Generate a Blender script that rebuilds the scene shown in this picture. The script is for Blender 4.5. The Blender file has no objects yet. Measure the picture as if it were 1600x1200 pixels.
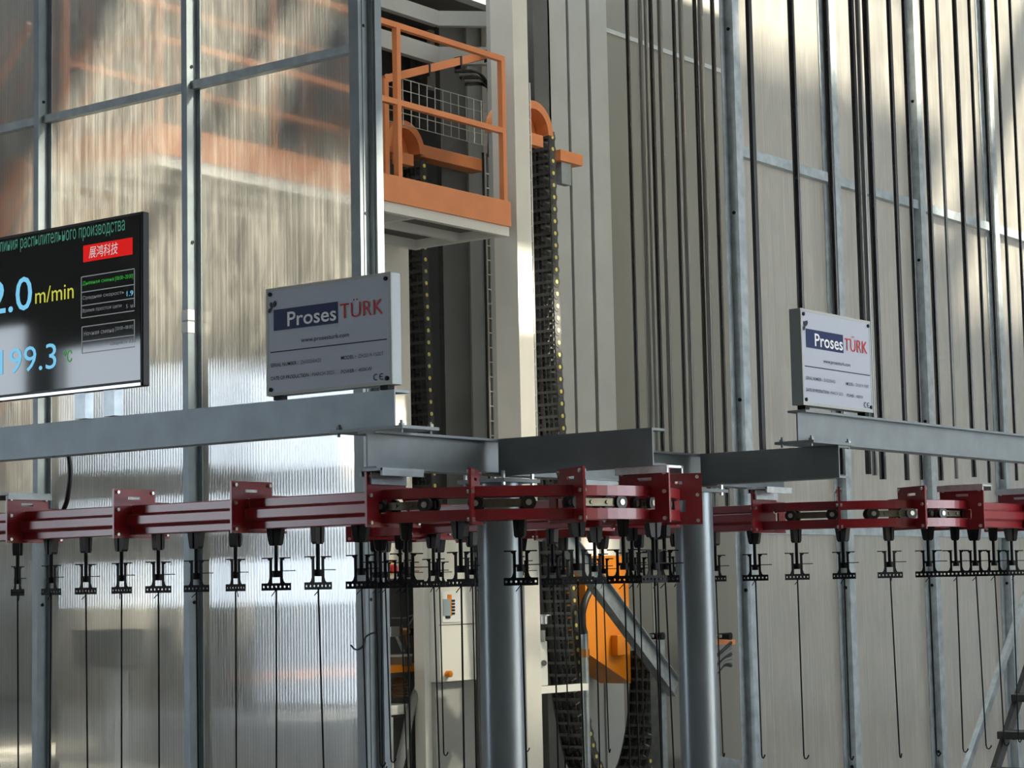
import bpy, bmesh, math, random
from mathutils import Vector, Matrix
random.seed(7)
R = math.radians
scene = bpy.context.scene
COL = scene.collection

# ------------------------------------------------------------------ camera
E = 1.7                      # eye height
FPX = 3200.0                 # focal length in pixels of a 1600 px wide frame
YAW, PITCH, ROLL = R(37.0), math.atan(316 / 3200), R(1.17)
fwd = Vector((math.cos(YAW) * math.cos(PITCH), math.sin(YAW) * math.cos(PITCH), math.sin(PITCH)))
r0 = Vector((math.sin(YAW), -math.cos(YAW), 0))
u0 = r0.cross(fwd)
cr = r0 * math.cos(ROLL) - u0 * math.sin(ROLL)
cu = u0 * math.cos(ROLL) + r0 * math.sin(ROLL)
EYE = Vector((0, 0, E))
cam = bpy.data.cameras.new('camera')
cam.sensor_width = 36
cam.lens = FPX / 1600 * 36
cam.clip_end = 200
camo = bpy.data.objects.new('camera', cam)
COL.objects.link(camo)
M4 = Matrix((( cr.x, cu.x, -fwd.x, 0), (cr.y, cu.y, -fwd.y, 0), (cr.z, cu.z, -fwd.z, E), (0, 0, 0, 1)))
camo.matrix_world = M4
scene.camera = camo

# ------------------------------------------------------------------ sky, sun, exposure
world = bpy.data.worlds.new('sky')
scene.world = world
world.use_nodes = True
bg = world.node_tree.nodes['Background']
bg.inputs[0].default_value = (0.80, 0.90, 1.0, 1)
bg.inputs[1].default_value = 4.5
SUN_DIR = Vector((-0.75, 0.95, -1.0)).normalized()
sl = bpy.data.lights.new('sun', 'SUN')
sl.energy = 62.0
sl.angle = R(2.2)
sl.color = (1.0, 0.93, 0.80)
so = bpy.data.objects.new('sun', sl)
COL.objects.link(so)
so.location = (0, -10, 20)
so.rotation_euler = SUN_DIR.to_track_quat('-Z', 'Y').to_euler()
vs = scene.view_settings
vs.view_transform = 'Standard'
vs.look = 'None'
vs.gamma = 1
vs.use_curve_mapping = False
vs.exposure = 0.78
scene.cycles.max_bounces = 10
scene.cycles.transparent_max_bounces = 12
scene.cycles.sample_clamp_indirect = 6

# ------------------------------------------------------------------ materials
MATS = {}
def mat(name, col, rough=0.5, metal=0.0, noise=0.0, nscale=8.0, bump=0.0, emit=0.0, spec=0.5, stretch=None, coat=0.0):
    m = bpy.data.materials.new(name)
    m.use_nodes = True
    nt = m.node_tree
    b = nt.nodes['Principled BSDF']
    b.inputs['Base Color'].default_value = (*col, 1)
    b.inputs['Roughness'].default_value = rough
    b.inputs['Metallic'].default_value = metal
    b.inputs['Specular IOR Level'].default_value = spec
    if coat:
        b.inputs['Coat Weight'].default_value = coat
        b.inputs['Coat Roughness'].default_value = 0.1
    if emit:
        b.inputs['Base Color'].default_value = (*[c * 0.08 for c in col], 1)
        b.inputs['Specular IOR Level'].default_value = 0.1
        b.inputs['Emission Color'].default_value = (*col, 1)
        b.inputs['Emission Strength'].default_value = emit
    if noise or bump:
        tc = nt.nodes.new('ShaderNodeTexCoord')
        mp = nt.nodes.new('ShaderNodeMapping')
        if stretch:
            mp.inputs['Scale'].default_value = stretch
        nz = nt.nodes.new('ShaderNodeTexNoise')
        nz.inputs['Scale'].default_value = nscale
        nz.inputs['Detail'].default_value = 5
        nt.links.new(tc.outputs['Object'], mp.inputs[0])
        nt.links.new(mp.outputs[0], nz.inputs['Vector'])
        if noise:
            mx = nt.nodes.new('ShaderNodeMix')
            mx.data_type = 'RGBA'
            mx.inputs['A'].default_value = (*[c * (1 - noise) for c in col], 1)
            mx.inputs['B'].default_value = (*[min(1, c * (1 + noise)) for c in col], 1)
            cr_ = nt.nodes.new('ShaderNodeValToRGB')
            cr_.color_ramp.elements[0].position = 0.3
            cr_.color_ramp.elements[1].position = 0.7
            nt.links.new(nz.outputs['Fac'], cr_.inputs[0])
            nt.links.new(cr_.outputs[0], mx.inputs['Factor'])
            nt.links.new(mx.outputs['Result'], b.inputs['Base Color'])
        if bump:
            bp = nt.nodes.new('ShaderNodeBump')
            bp.inputs['Strength'].default_value = bump
            bp.inputs['Distance'].default_value = 0.004
            nt.links.new(nz.outputs['Fac'], bp.inputs['Height'])
            nt.links.new(bp.outputs[0], b.inputs['Normal'])
    MATS[name] = m
    return m

mat('beam_paint', (0.20, 0.235, 0.255), 0.42, 0.0, 0.12, 9)
mat('column_paint', (0.19, 0.22, 0.24), 0.30, 0.35, 0.16, 5, stretch=(1, 1, 0.35))
mat('beam_light', (0.25, 0.30, 0.335), 0.42, 0.15, 0.12, 9)
mat('galvanised', (0.38, 0.42, 0.44), 0.38, 0.75, 0.22, 14)
mat('galvanised_dull', (0.30, 0.33, 0.34), 0.5, 0.5, 0.15, 12)
mat('zinc', (0.62, 0.64, 0.64), 0.3, 0.9, 0.15, 30)
mat('red_paint', (0.27, 0.010, 0.017), 0.30, 0.0, 0.12, 10, coat=0.25)
mat('black_steel', (0.007, 0.007, 0.008), 0.55, spec=0.15)
mat('black_plastic', (0.014, 0.015, 0.016), 0.45, spec=0.25)
mat('chain_metal', (0.17, 0.155, 0.11), 0.4, 0.75, 0.25, 30)
mat('hub_metal', (0.5, 0.48, 0.42), 0.35, 0.8)
mat('rubber', (0.014, 0.014, 0.014), 0.5)
mat('tube_anodised', (0.016, 0.015, 0.015), 0.26, 0.15, 0.1, 4)
mat('tube_grey', (0.16, 0.16, 0.155), 0.28, 0.5, 0.1, 4)
mat('orange_paint', (0.74, 0.25, 0.085), 0.42, 0.0, 0.06, 5)
mat('orange_deep', (0.85, 0.27, 0.01), 0.4, 0.0, 0.05, 5)
mat('booth_grey', (0.42, 0.43, 0.41), 0.5, 0.0, 0.05, 3)
mat('booth_light', (0.74, 0.72, 0.66), 0.45, 0.0, 0.05, 3)
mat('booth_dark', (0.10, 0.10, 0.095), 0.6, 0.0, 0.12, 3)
mat('seal_dark', (0.035, 0.034, 0.032), 0.6)
mat('beige_wall', (0.22, 0.21, 0.175), 0.5, 0.0, 0.10, 1.2, stretch=(1, 1, 0.25))
mat('white_paint', (0.72, 0.72, 0.69), 0.4)
mat('sign_face', (0.47, 0.51, 0.60), 0.35, spec=0.15)
mat('sign_side', (0.27, 0.30, 0.31), 0.4, 0.3)
mat('sign_navy', (0.004, 0.018, 0.09), 0.4, spec=0.15)
mat('sign_white', (0.85, 0.87, 0.90), 0.4, spec=0.15)
mat('sign_red', (0.60, 0.035, 0.035), 0.4, spec=0.15)
mat('sign_ink', (0.025, 0.028, 0.045), 0.45, spec=0.15)
mat('sign_ink_soft', (0.10, 0.105, 0.13), 0.45, spec=0.15)
mat('screen_black', (0.004, 0.005, 0.006), 0.04, 0.0, spec=0.6)
mat('bezel_black', (0.006, 0.006, 0.006), 0.35, spec=0.2)
mat('screen_blue', (0.20, 0.58, 0.85), 0.5, emit=0.55)
mat('screen_yellow', (0.62, 0.62, 0.08), 0.5, emit=0.5)
mat('screen_green', (0.06, 0.22, 0.16), 0.5, emit=0.5)
mat('screen_lime', (0.05, 0.40, 0.06), 0.5, emit=0.45)
mat('screen_red', (0.62, 0.008, 0.006), 0.5, emit=0.55)
mat('screen_white', (0.65, 0.62, 0.62), 0.5, emit=0.5)
mat('screen_grey', (0.18, 0.20, 0.21), 0.5, emit=0.55)
mat('pin_yellow', (0.78, 0.66, 0.18), 0.5)
mat('drag_plastic', (0.04, 0.04, 0.04), 0.42)
mat('drag_bar', (0.075, 0.075, 0.07), 0.45)
mat('cable_grey', (0.22, 0.22, 0.215), 0.45)
mat('cable_black', (0.012, 0.012, 0.013), 0.4)
mat('wire_zinc', (0.55, 0.55, 0.52), 0.35, 0.7)
mat('hose_grey', (0.20, 0.205, 0.21), 0.4)
mat('copper', (0.55, 0.25, 0.08), 0.35, 0.7)
mat('brown_bottle', (0.16, 0.10, 0.055), 0.35)
mat('safety_red', (0.55, 0.02, 0.015), 0.3)
mat('concrete', (0.30, 0.295, 0.28), 0.55, 0.0, 0.15, 1.5)
mat('hall_wall', (0.50, 0.51, 0.50), 0.6, 0.0, 0.06, 0.8)
mat('hall_roof', (0.32, 0.33, 0.33), 0.6, 0.0, 0.06, 0.8)
mat('display_grey', (0.35, 0.45, 0.50), 0.2)
mat('step_black', (0.03, 0.03, 0.03), 0.6, 0.0, 0.4, 20)
mat('machine_white', (0.84, 0.84, 0.79), 0.4)

def polycarbonate(name, tint, axis, clear=0.22, haze=0.38, spread_=0.07):
    """twin-wall sheet: vertical ribs, hazy see-through, glossy skin"""
    m = bpy.data.materials.new(name)
    m.use_nodes = True
    nt = m.node_tree
    for n in list(nt.nodes):
        nt.nodes.remove(n)
    N = nt.nodes.new
    L = nt.links.new
    out = N('ShaderNodeOutputMaterial')
    tc = N('ShaderNodeTexCoord')
    sep = N('ShaderNodeSeparateXYZ')
    L(tc.outputs['Object'], sep.inputs[0])
    src = sep.outputs['Y' if axis == 'Y' else 'X']
    # ribs every ~11 mm
    mul = N('ShaderNodeMath'); mul.operation = 'MULTIPLY'; mul.inputs[1].default_value = 2 * math.pi / 0.020
    L(src, mul.inputs[0])
    sn = N('ShaderNodeMath'); sn.operation = 'SINE'
    L(mul.outputs[0], sn.inputs[0])
    # streaks: noise stretched along z
    mp = N('ShaderNodeMapping')
    mp.inputs['Scale'].default_value = (26, 26, 0.30)
    L(tc.outputs['Object'], mp.inputs[0])
    nz = N('ShaderNodeTexNoise'); nz.inputs['Scale'].default_value = 2.2; nz.inputs['Detail'].default_value = 6
    nz.inputs['Roughness'].default_value = 0.65
    L(mp.outputs[0], nz.inputs['Vector'])
    # water / dust marks
    mp2 = N('ShaderNodeMapping'); mp2.inputs['Scale'].default_value = (3.0, 3.0, 1.0)
    L(tc.outputs['Object'], mp2.inputs[0])
    nz2 = N('ShaderNodeTexNoise'); nz2.inputs['Scale'].default_value = 3.0; nz2.inputs['Detail'].default_value = 8
    nz2.inputs['Roughness'].default_value = 0.7; nz2.inputs['Distortion'].default_value = 0.8
    L(mp2.outputs[0], nz2.inputs['Vector'])
    ramp = N('ShaderNodeMapRange')
    ramp.inputs['From Min'].default_value = 0.3; ramp.inputs['From Max'].default_value = 0.7
    ramp.inputs['To Min'].default_value = 0.68; ramp.inputs['To Max'].default_value = 1.12
    L(nz.outputs['Fac'], ramp.inputs['Value'])
    ramp2 = N('ShaderNodeMapRange')
    ramp2.inputs['From Min'].default_value = 0.35; ramp2.inputs['From Max'].default_value = 0.62
    ramp2.inputs['To Min'].default_value = 0.80; ramp2.inputs['To Max'].default_value = 1.05
    L(nz2.outputs['Fac'], ramp2.inputs['Value'])
    rb = N('ShaderNodeMapRange')
    rb.inputs['From Min'].default_value = -1; rb.inputs['From Max'].default_value = 1
    rb.inputs['To Min'].default_value = 0.82; rb.inputs['To Max'].default_value = 1.12
    L(sn.outputs[0], rb.inputs['Value'])
    m1 = N('ShaderNodeMath'); m1.operation = 'MULTIPLY'
    L(ramp.outputs[0], m1.inputs[0]); L(rb.outputs[0], m1.inputs[1])
    m2 = N('ShaderNodeMath'); m2.operation = 'MULTIPLY'
    L(m1.outputs[0], m2.inputs[0]); L(ramp2.outputs[0], m2.inputs[1])
    colr = N('ShaderNodeMix'); colr.data_type = 'RGBA'; colr.blend_type = 'MULTIPLY'
    colr.inputs['Factor'].default_value = 1
    colr.inputs['A'].default_value = (*tint, 1)
    L(m2.outputs[0], colr.inputs['B'])
    # normal: ribs plus gentle bowing
    addh = N('ShaderNodeMath'); addh.operation = 'MULTIPLY_ADD'
    addh.inputs[1].default_value = 0.35
    L(sn.outputs[0], addh.inputs[0]); addh.inputs[2].default_value = 0.5
    bp = N('ShaderNodeBump'); bp.inputs['Strength'].default_value = 0.12; bp.inputs['Distance'].default_value = 0.003
    L(addh.outputs[0], bp.inputs['Height'])
    tr = N('ShaderNodeBsdfTransparent'); tr.inputs[0].default_value = (0.93, 0.93, 0.91, 1)
    rf = N('ShaderNodeBsdfRefraction'); rf.inputs['Roughness'].default_value = 0.28; rf.inputs['IOR'].default_value = 1.08
    rf.inputs['Color'].default_value = (0.93, 0.92, 0.89, 1)
    df = N('ShaderNodeBsdfDiffuse'); L(colr.outputs['Result'], df.inputs[0])
    tl = N('ShaderNodeBsdfTranslucent'); L(colr.outputs['Result'], tl.inputs[0])
    gl = N('ShaderNodeBsdfGlossy'); gl.inputs['Roughness'].default_value = 0.02
    gl.inputs[0].default_value = (0.95, 0.97, 1, 1)
    L(bp.outputs[0], gl.inputs['Normal'])
    a = N('ShaderNodeMixShader'); a.inputs[0].default_value = 0.75
    L(df.outputs[0], a.inputs[1]); L(tl.outputs[0], a.inputs[2])
    b = N('ShaderNodeMixShader'); b.inputs[0].default_value = haze / (haze + clear)
    L(tr.outputs[0], b.inputs[1]); L(rf.outputs[0], b.inputs[2])
    c = N('ShaderNodeMixShader')
    tm = N('ShaderNodeMapRange')
    tm.inputs['From Min'].default_value = 0.62; tm.inputs['From Max'].default_value = 1.15
    tm.inputs['To Min'].default_value = min(1, clear + haze + spread_); tm.inputs['To Max'].default_value = clear + haze - spread_
    L(m2.outputs[0], tm.inputs['Value']); L(tm.outputs[0], c.inputs[0])
    L(a.outputs[0], c.inputs[1]); L(b.outputs[0], c.inputs[2])
    lw = N('ShaderNodeLayerWeight'); lw.inputs['Blend'].default_value = 0.5
    L(bp.outputs[0], lw.inputs['Normal'])
    pw = N('ShaderNodeMath'); pw.operation = 'POWER'; pw.inputs[1].default_value = 5
    L(lw.outputs['Facing'], pw.inputs[0])
    fm = N('ShaderNodeMath'); fm.operation = 'MULTIPLY_ADD'; fm.inputs[1].default_value = 0.9; fm.inputs[2].default_value = 0.10
    L(pw.outputs[0], fm.inputs[0])
    d = N('ShaderNodeMixShader')
    L(fm.outputs[0], d.inputs[0]); L(c.outputs[0], d.inputs[1]); L(gl.outputs[0], d.inputs[2])
    L(d.outputs[0], out.inputs[0])
    MATS[name] = m
polycarbonate('polycarbonate_warm', (0.86, 0.83, 0.77), 'Y', 0.54, 0.35, 0.06)
polycarbonate('polycarbonate_pale', (0.88, 0.83, 0.755), 'X', 0.28, 0.38, 0.07)

m = bpy.data.materials.new('light_filter_tint'); m.use_nodes = True  # tinted filter added to weaken light through the roof openings
for n_ in list(m.node_tree.nodes): m.node_tree.nodes.remove(n_)
_o = m.node_tree.nodes.new('ShaderNodeOutputMaterial'); _t = m.node_tree.nodes.new('ShaderNodeBsdfTransparent')
_t.inputs[0].default_value = (0.62, 0.62, 0.60, 1); m.node_tree.links.new(_t.outputs[0], _o.inputs[0])
MATS['light_filter_tint'] = m

# ------------------------------------------------------------------ helpers
def ray(px, py):
    return (fwd * FPX + cr * (px - 800) - cu * (py - 600)).normalized()
def onX(px, py, X):
    d = ray(px, py); return EYE + d * (X / d.x)
def onY(px, py, Y):
    d = ray(px, py); return EYE + d * (Y / d.y)

class MB:
    def __init__(s):
        s.v = []; s.f = []; s.sm = []
    def add(s, vs, fs, smooth=False):
        o = len(s.v); s.v += [Vector(p) for p in vs]
        s.f += [[o + i for i in f] for f in fs]; s.sm += [smooth] * len(fs)
        return s
    def box(s, a, b):
        x0, y0, z0 = [min(p, q) for p, q in zip(a, b)]; x1, y1, z1 = [max(p, q) for p, q in zip(a, b)]
        return s.add([(x0,y0,z0),(x1,y0,z0),(x1,y1,z0),(x0,y1,z0),(x0,y0,z1),(x1,y0,z1),(x1,y1,z1),(x0,y1,z1)],
                     [(0,3,2,1),(4,5,6,7),(0,1,5,4),(1,2,6,5),(2,3,7,6),(3,0,4,7)])
    def obox(s, c, ax, ay, az):
        c = Vector(c); ax, ay, az = Vector(ax), Vector(ay), Vector(az)
        if ax.cross(ay).dot(az) < 0: az = -az
        P = [c + ax*i + ay*j + az*k for k in (-1, 1) for i, j in ((-1,-1),(1,-1),(1,1),(-1,1))]
        return s.add(P, [(0,3,2,1),(4,5,6,7),(0,1,5,4),(1,2,6,5),(2,3,7,6),(3,0,4,7)])
    def bar(s, p, q, w, h, up=(0, 0, 1)):
        p, q = Vector(p), Vector(q); t = (q - p); L = t.length; t.normalize()
        up = Vector(up); sd = t.cross(up)
        if sd.length < 1e-4: sd = t.cross(Vector((1, 0, 0)))
        sd.normalize(); uu = sd.cross(t)
        return s.obox((p + q) / 2, t * L / 2, sd * w / 2, uu * h / 2)
    def cyl(s, p, q, r, n=16, r2=None, caps=True):
        p, q = Vector(p), Vector(q); t = (q - p).normalized()
        a = t.orthogonal().normalized(); b = t.cross(a); r2 = r if r2 is None else r2
        vs = [p + (a*math.cos(2*math.pi*i/n) + b*math.sin(2*math.pi*i/n))*r for i in range(n)]
        vs += [q + (a*math.cos(2*math.pi*i/n) + b*math.sin(2*math.pi*i/n))*r2 for i in range(n)]
        s.add(vs, [(i, (i+1) % n, n+(i+1) % n, n+i) for i in range(n)], n > 8)
        if caps:
            s.add(vs[:n], [tuple(reversed(range(n)))]); s.add(vs[n:], [tuple(range(n))])
        return s
    def tube(s, pts, r, n=8):
        pts = [Vector(p) for p in pts]; rings = []
        t0 = (pts[1] - pts[0]).normalized(); a = t0.orthogonal().normalized()
        for i, p in enumerate(pts):
            t = (pts[min(i+1, len(pts)-1)] - pts[max(i-1, 0)]).normalized()
            a = (a - t * a.dot(t)).normalized(); b = t.cross(a)
            rings.append([p + (a*math.cos(2*math.pi*k/n) + b*math.sin(2*math.pi*k/n))*r for k in range(n)])
        vs = [v for rg in rings for v in rg]; fs = []
        for i in range(len(pts)-1):
            for k in range(n):
                fs.append((i*n+k, i*n+(k+1) % n, (i+1)*n+(k+1) % n, (i+1)*n+k))
        s.add(vs, fs, True)
        s.add(rings[0], [tuple(reversed(range(n)))]); s.add(rings[-1], [tuple(range(n))])
        return s
    def prism(s, pts, off):
        """polygon pts (3D, planar) pushed along off"""
        pts = [Vector(p) for p in pts]; off = Vector(off); n = len(pts)
        nrm = sum(((pts[i]-pts[0]).cross(pts[(i+1) % n]-pts[0]) for i in range(n)), Vector())
        if nrm.dot(off) > 0: pts = pts[::-1]
        vs = pts + [p + off for p in pts]
        fs = [tuple(range(n)), tuple(range(2*n-1, n-1, -1))]
        fs += [((i+1) % n, i, n+i, n+(i+1) % n) for i in range(n)]
        return s.add(vs, fs)
    def sweep(s, path, frames, prof, closed=True):
        """prof: list of (side,up); frames: list of (side,up) vectors"""
        n = len(prof); vs = []
        for p, (a, b) in zip(path, frames):
            for (x, y) in prof: vs.append(Vector(p) + a*x + b*y)
        fs = []
        for i in range(len(path)-1):
            for k in range(n):
                fs.append((i*n+k, (i+1)*n+k, (i+1)*n+(k+1) % n, i*n+(k+1) % n))
        fs.append(tuple(range(n))); fs.append(tuple(range((len(path)-1)*n+n-1, (len(path)-1)*n-1, -1)))
        return s.add(vs, fs)
    def build(s, name, m, parent=None, origin=None, loc=None, bevel=0.0):
        me = bpy.data.meshes.new(name)
        if origin is None:
            origin = Vector(parent.location) if parent is not None and parent.parent is None else Vector((0, 0, 0))
            if parent is not None and parent.parent is not None:
                origin = Vector(parent.parent.location)
        else: origin = Vector(origin)
        me.from_pydata([tuple(v - origin) for v in s.v], [], s.f)
        me.polygons.foreach_set('use_smooth', s.sm)
        me.materials.append(MATS[m]); me.update()
        bm = bmesh.new(); bm.from_mesh(me)
        bmesh.ops.recalc_face_normals(bm, faces=bm.faces); bm.to_mesh(me); bm.free()
        o = bpy.data.objects.new(name, me); COL.objects.link(o)
        if parent is not None: o.parent = parent
        else: o.location = origin
        if bevel:
            md = o.modifiers.new('bevel', 'BEVEL'); md.width = bevel; md.segments = 2; md.limit_method = 'ANGLE'
        return o

def tag(o, label=None, cat=None, group=None, kind=None):
    if label: o['label'] = label
    if cat: o['category'] = cat
    if group: o['group'] = group
    if kind: o['kind'] = kind
    return o
def thing(name, loc, label, cat, group=None, kind=None):
    o = bpy.data.objects.new(name, None); COL.objects.link(o)
    o.location = loc; o.empty_display_size = 0.1
    return tag(o, label, cat, group, kind)
def dup(root, loc, rotz=0.0):
    r = root.copy(); COL.objects.link(r); r.location = loc; r.rotation_euler = (0, 0, rotz)
    for ch in root.children:
        c = ch.copy(); COL.objects.link(c); c.parent = r
        for g in ch.children:
            d = g.copy(); COL.objects.link(d); d.parent = c
    return r
def spread(mesh_owner, name, parent, loc, rot=None):
    """another object sharing mesh data, under the same parent (loc in the parent's space)"""
    o = bpy.data.objects.new(name, mesh_owner.data); COL.objects.link(o); o.parent = parent
    o.location = loc
    if rot is not None: o.rotation_euler = rot
    return o
ORD = ['first','second','third','fourth','fifth','sixth','seventh','eighth','ninth','tenth','eleventh','twelfth','thirteenth',
       'fourteenth','fifteenth','sixteenth','seventeenth','eighteenth','nineteenth','twentieth']
def ibeam(mb, p, q, h=0.12, w=0.075, tw=0.006, tf=0.008, web=0.0):
    """I section from p to q, p/q at the centre of the section"""
    p, q = Vector(p), Vector(q); t = (q-p).normalized(); sd = t.cross(Vector((0, 0, 1))); L = (q-p).length/2; c = (p+q)/2
    Z = Vector((0, 0, 1))
    mb.obox(c + sd*web*(w-tw)/2, t*L, sd*tw/2, Z*(h/2-tf))
    mb.obox(c + Z*(h/2-tf/2), t*L, sd*w/2, Z*tf/2)
    mb.obox(c - Z*(h/2-tf/2), t*L, sd*w/2, Z*tf/2)
    return mb
def text(body, m, parent, pos, udir, vdir, width=None, height=None, name='lettering', bold=0.0, font=None, lift=None, shear=0.0):
    """lettering whose lower left corner is pos; stretched to width x height"""
    cu_ = bpy.data.curves.new('t', 'FONT'); cu_.body = body; cu_.size = 1; cu_.offset = bold; cu_.shear = shear
    cu_.resolution_u = 3
    ob = bpy.data.objects.new('t', cu_); COL.objects.link(ob)
    dg = bpy.context.evaluated_depsgraph_get()
    me = bpy.data.meshes.new_from_object(ob.evaluated_get(dg))
    bpy.data.objects.remove(ob); bpy.data.curves.remove(cu_)
    xs = [v.co.x for v in me.vertices]; ys = [v.co.y for v in me.vertices]
    x0, x1, y0, y1 = min(xs), max(xs), min(ys), max(ys)
    sx = width / (x1-x0) if width else None; sy = height / (y1-y0) if height else None
    sx = sx or sy; sy = sy or sx
    pos, udir, vdir = Vector(pos), Vector(udir), Vector(vdir)
    org = Vector(parent.location)
    for v in me.vertices:
        v.co = pos + udir*((v.co.x-x0)*sx) + vdir*((v.co.y-y0)*sy) - org
    me.materials.clear(); me.materials.append(MATS[m])
    o = bpy.data.objects.new(name, me); COL.objects.link(o); o.parent = parent
    return o
def smooth(pts, n=6):
    """Catmull-Rom through pts"""
    q = [pts[0]*2-pts[1]] + pts + [pts[-1]*2-pts[-2]]; out = []
    for i in range(1, len(q)-2):
        p0, p1, p2, p3 = q[i-1:i+3]
        for k in range(n):
            t = k/n
            out.append(0.5*((2*p1) + (p2-p0)*t + (2*p0-5*p1+4*p2-p3)*t*t + (3*p1-p0-3*p2+p3)*t*t*t))
    out.append(pts[-1]); return out
X, Y, Z = Vector((1, 0, 0)), Vector((0, 1, 0)), Vector((0, 0, 1))

# ================================================================== THE HALL
HX0, HX1, HY0, HY1, HZ = -8.0, 24.0, -12.0, 34.0, 9.0
tag(MB().box((HX0-1, HY0-1, -0.2), (HX1+1, HY1+1, 0)).build('floor', 'concrete'), 'grey concrete hall floor', kind='structure')
def holed_wall(axis, at, a0, a1, z0, z1, holes, th=0.2):
    """wall on plane axis=at with rectangular holes (a0,a1,z0,z1)"""
    mb = MB()
    As = sorted({a0, a1, *[h[0] for h in holes], *[h[1] for h in holes]})
    Zs = sorted({z0, z1, *[h[2] for h in holes], *[h[3] for h in holes]})
    for i in range(len(As)-1):
        run = None
        for j in range(len(Zs)-1):
            ca, cz = (As[i]+As[i+1])/2, (Zs[j]+Zs[j+1])/2
            if any(h[0] < ca < h[1] and h[2] < cz < h[3] for h in holes): continue
            if axis == 'X': mb.box((at, As[i], Zs[j]), (at+th, As[i+1], Zs[j+1]))
            elif axis == 'Y': mb.box((As[i], at, Zs[j]), (As[i+1], at+th, Zs[j+1]))
            else: mb.box((As[i], Zs[j], at), (As[i+1], Zs[j+1], at+th))
    return mb
front_holes = [(16.0, 20.7, 0.0, E+3.2), (21.3, 25.2, E+1.95, E+3.6), (21.3, 25.2, E+0.98, E+1.52), (21.3, 25.2, E-0.2, E+0.50)]
tag(holed_wall('X', HX0-0.2, HY0, HY1, 0, HZ, front_holes).build('wall_front', 'hall_wall'), 'hall wall with tall openings behind the camera', kind='structure')
side_holes = [(10, 23.0, 1.5, 7.5)]  # opening added out of view to brighten surfaces facing this side
tag(holed_wall('Y', HY0-0.2, HX0, HX1, 0, HZ, side_holes).build('wall_side', 'hall_wall'), 'unseen hall wall right of the camera with an opening added for light', kind='structure')
tag(MB().box((HX1, HY0, 0), (HX1+0.2, HY1, HZ)).build('wall_back', 'hall_wall'), 'far grey hall wall', kind='structure')
tag(MB().box((HX0, HY1, 0), (HX1, HY1+0.2, HZ)).build('wall_far', 'hall_wall'), 'distant grey hall wall on the left', kind='structure')
roof_holes = [(9.6, 10.2, 4.1, 4.7), (10.2, 10.8, 3.35, 4.6), (10.8, 11.5, 2.5, 4.5), (11.5, 12.3, 0.4, 4.22), (12.3, 13.2, 2.6, 4.22), (15.4, 17.2, 2.9, 4.15), (13.2, 16.5, 2.0, 2.9), (17.2, 19.5, 0.8, 2.9), (16.5, 17.2, 1.3, 2.9),
              (8.2, 9.6, 5.4, 10.2), (9.6, HX1, 8.4, 10.2), (9.6, 13.5, 10.2, 15)]  # openings shaped to throw sun patches and backlight, not real skylights
roof = tag(holed_wall('Z', HZ, HX0, HX1, HY0, HY1, roof_holes).build('ceiling', 'hall_roof'), 'unseen hall roof with openings cut to place the sunlight', kind='structure')
for (xa, xb, ya, yb) in roof_holes:
    MB().box((xa, ya, HZ+0.05), (xb, yb, HZ+0.06)).build('light_filter_pane', 'light_filter_tint', roof, origin=(0, 0, 0))  # added pane that dims sky and sun in each opening
for k in range(8):
    x = HX0 + 1 + k*4.0
    MB().box((x-0.09, HY0, HZ-0.35), (x+0.09, HY1, HZ)).build('roof_beam', 'hall_roof', roof, origin=(0, 0, 0))

# ------------------------------------------------------------------ left partition of twin-wall sheets
W1X = 7.6
W1_POSTS = [6.585, 7.80, 9.00, 10.2, 11.4]
ZR1 = E + 2.70
w1 = thing('wall_left', (W1X, 6.585, 0), 'translucent twin-wall sheet partition on galvanised posts, behind the left red track', None, kind='structure')
for i, y in enumerate(W1_POSTS):
    ww = 0.062 if i == 0 else 0.042
    p = MB().box((W1X-0.075, y, 0), (W1X, y+ww, 6.6))
    p.box((W1X-0.006, y-0.03, 0), (W1X, y, 6.6)).box((W1X-0.006, y+ww, 0), (W1X, y+ww+0.03, 6.6))
    if i == 0:
        p.box((W1X, y-0.045, 0), (W1X+0.05, y+0.02, 6.6)).box((W1X-0.05, y-0.004, 0), (W1X-0.04, y, 6.6))
    po = p.build('post', 'beam_paint' if i == 0 else 'beam_light', w1)
    for k in range(6):
        z = 0.7 + k*0.95
        MB().cyl((W1X-0.04, y+0.002, z), (W1X-0.04, y-0.006, z), 0.009, 8).build('bolt', 'black_steel', po)
for (ya, yb) in ((482, 498), (501, 518)):
    q0, q1 = onX(303, ya, W1X-0.078), onX(303, yb, W1X-0.078)
    MB().box((W1X-0.078, 7.797, q1.z), (W1X-0.03, 7.845, q0.z)).build('tape_band', 'white_paint', w1)
for i in range(len(W1_POSTS)-1):
    a, b = W1_POSTS[i] + (0.062 if i == 0 else 0.042), W1_POSTS[i+1]
    MB().box((W1X-0.045, a, ZR1-0.022), (W1X, b, ZR1+0.022)).build('rail', 'galvanised_dull', w1)
    for (z0, z1) in ((0.05, ZR1), (ZR1, 6.55)):
        MB().box((W1X+0.001, a-0.03, z0+0.004), (W1X+0.011, b+0.045, z1-0.004)).build('panel', 'polycarbonate_warm', w1)

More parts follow.
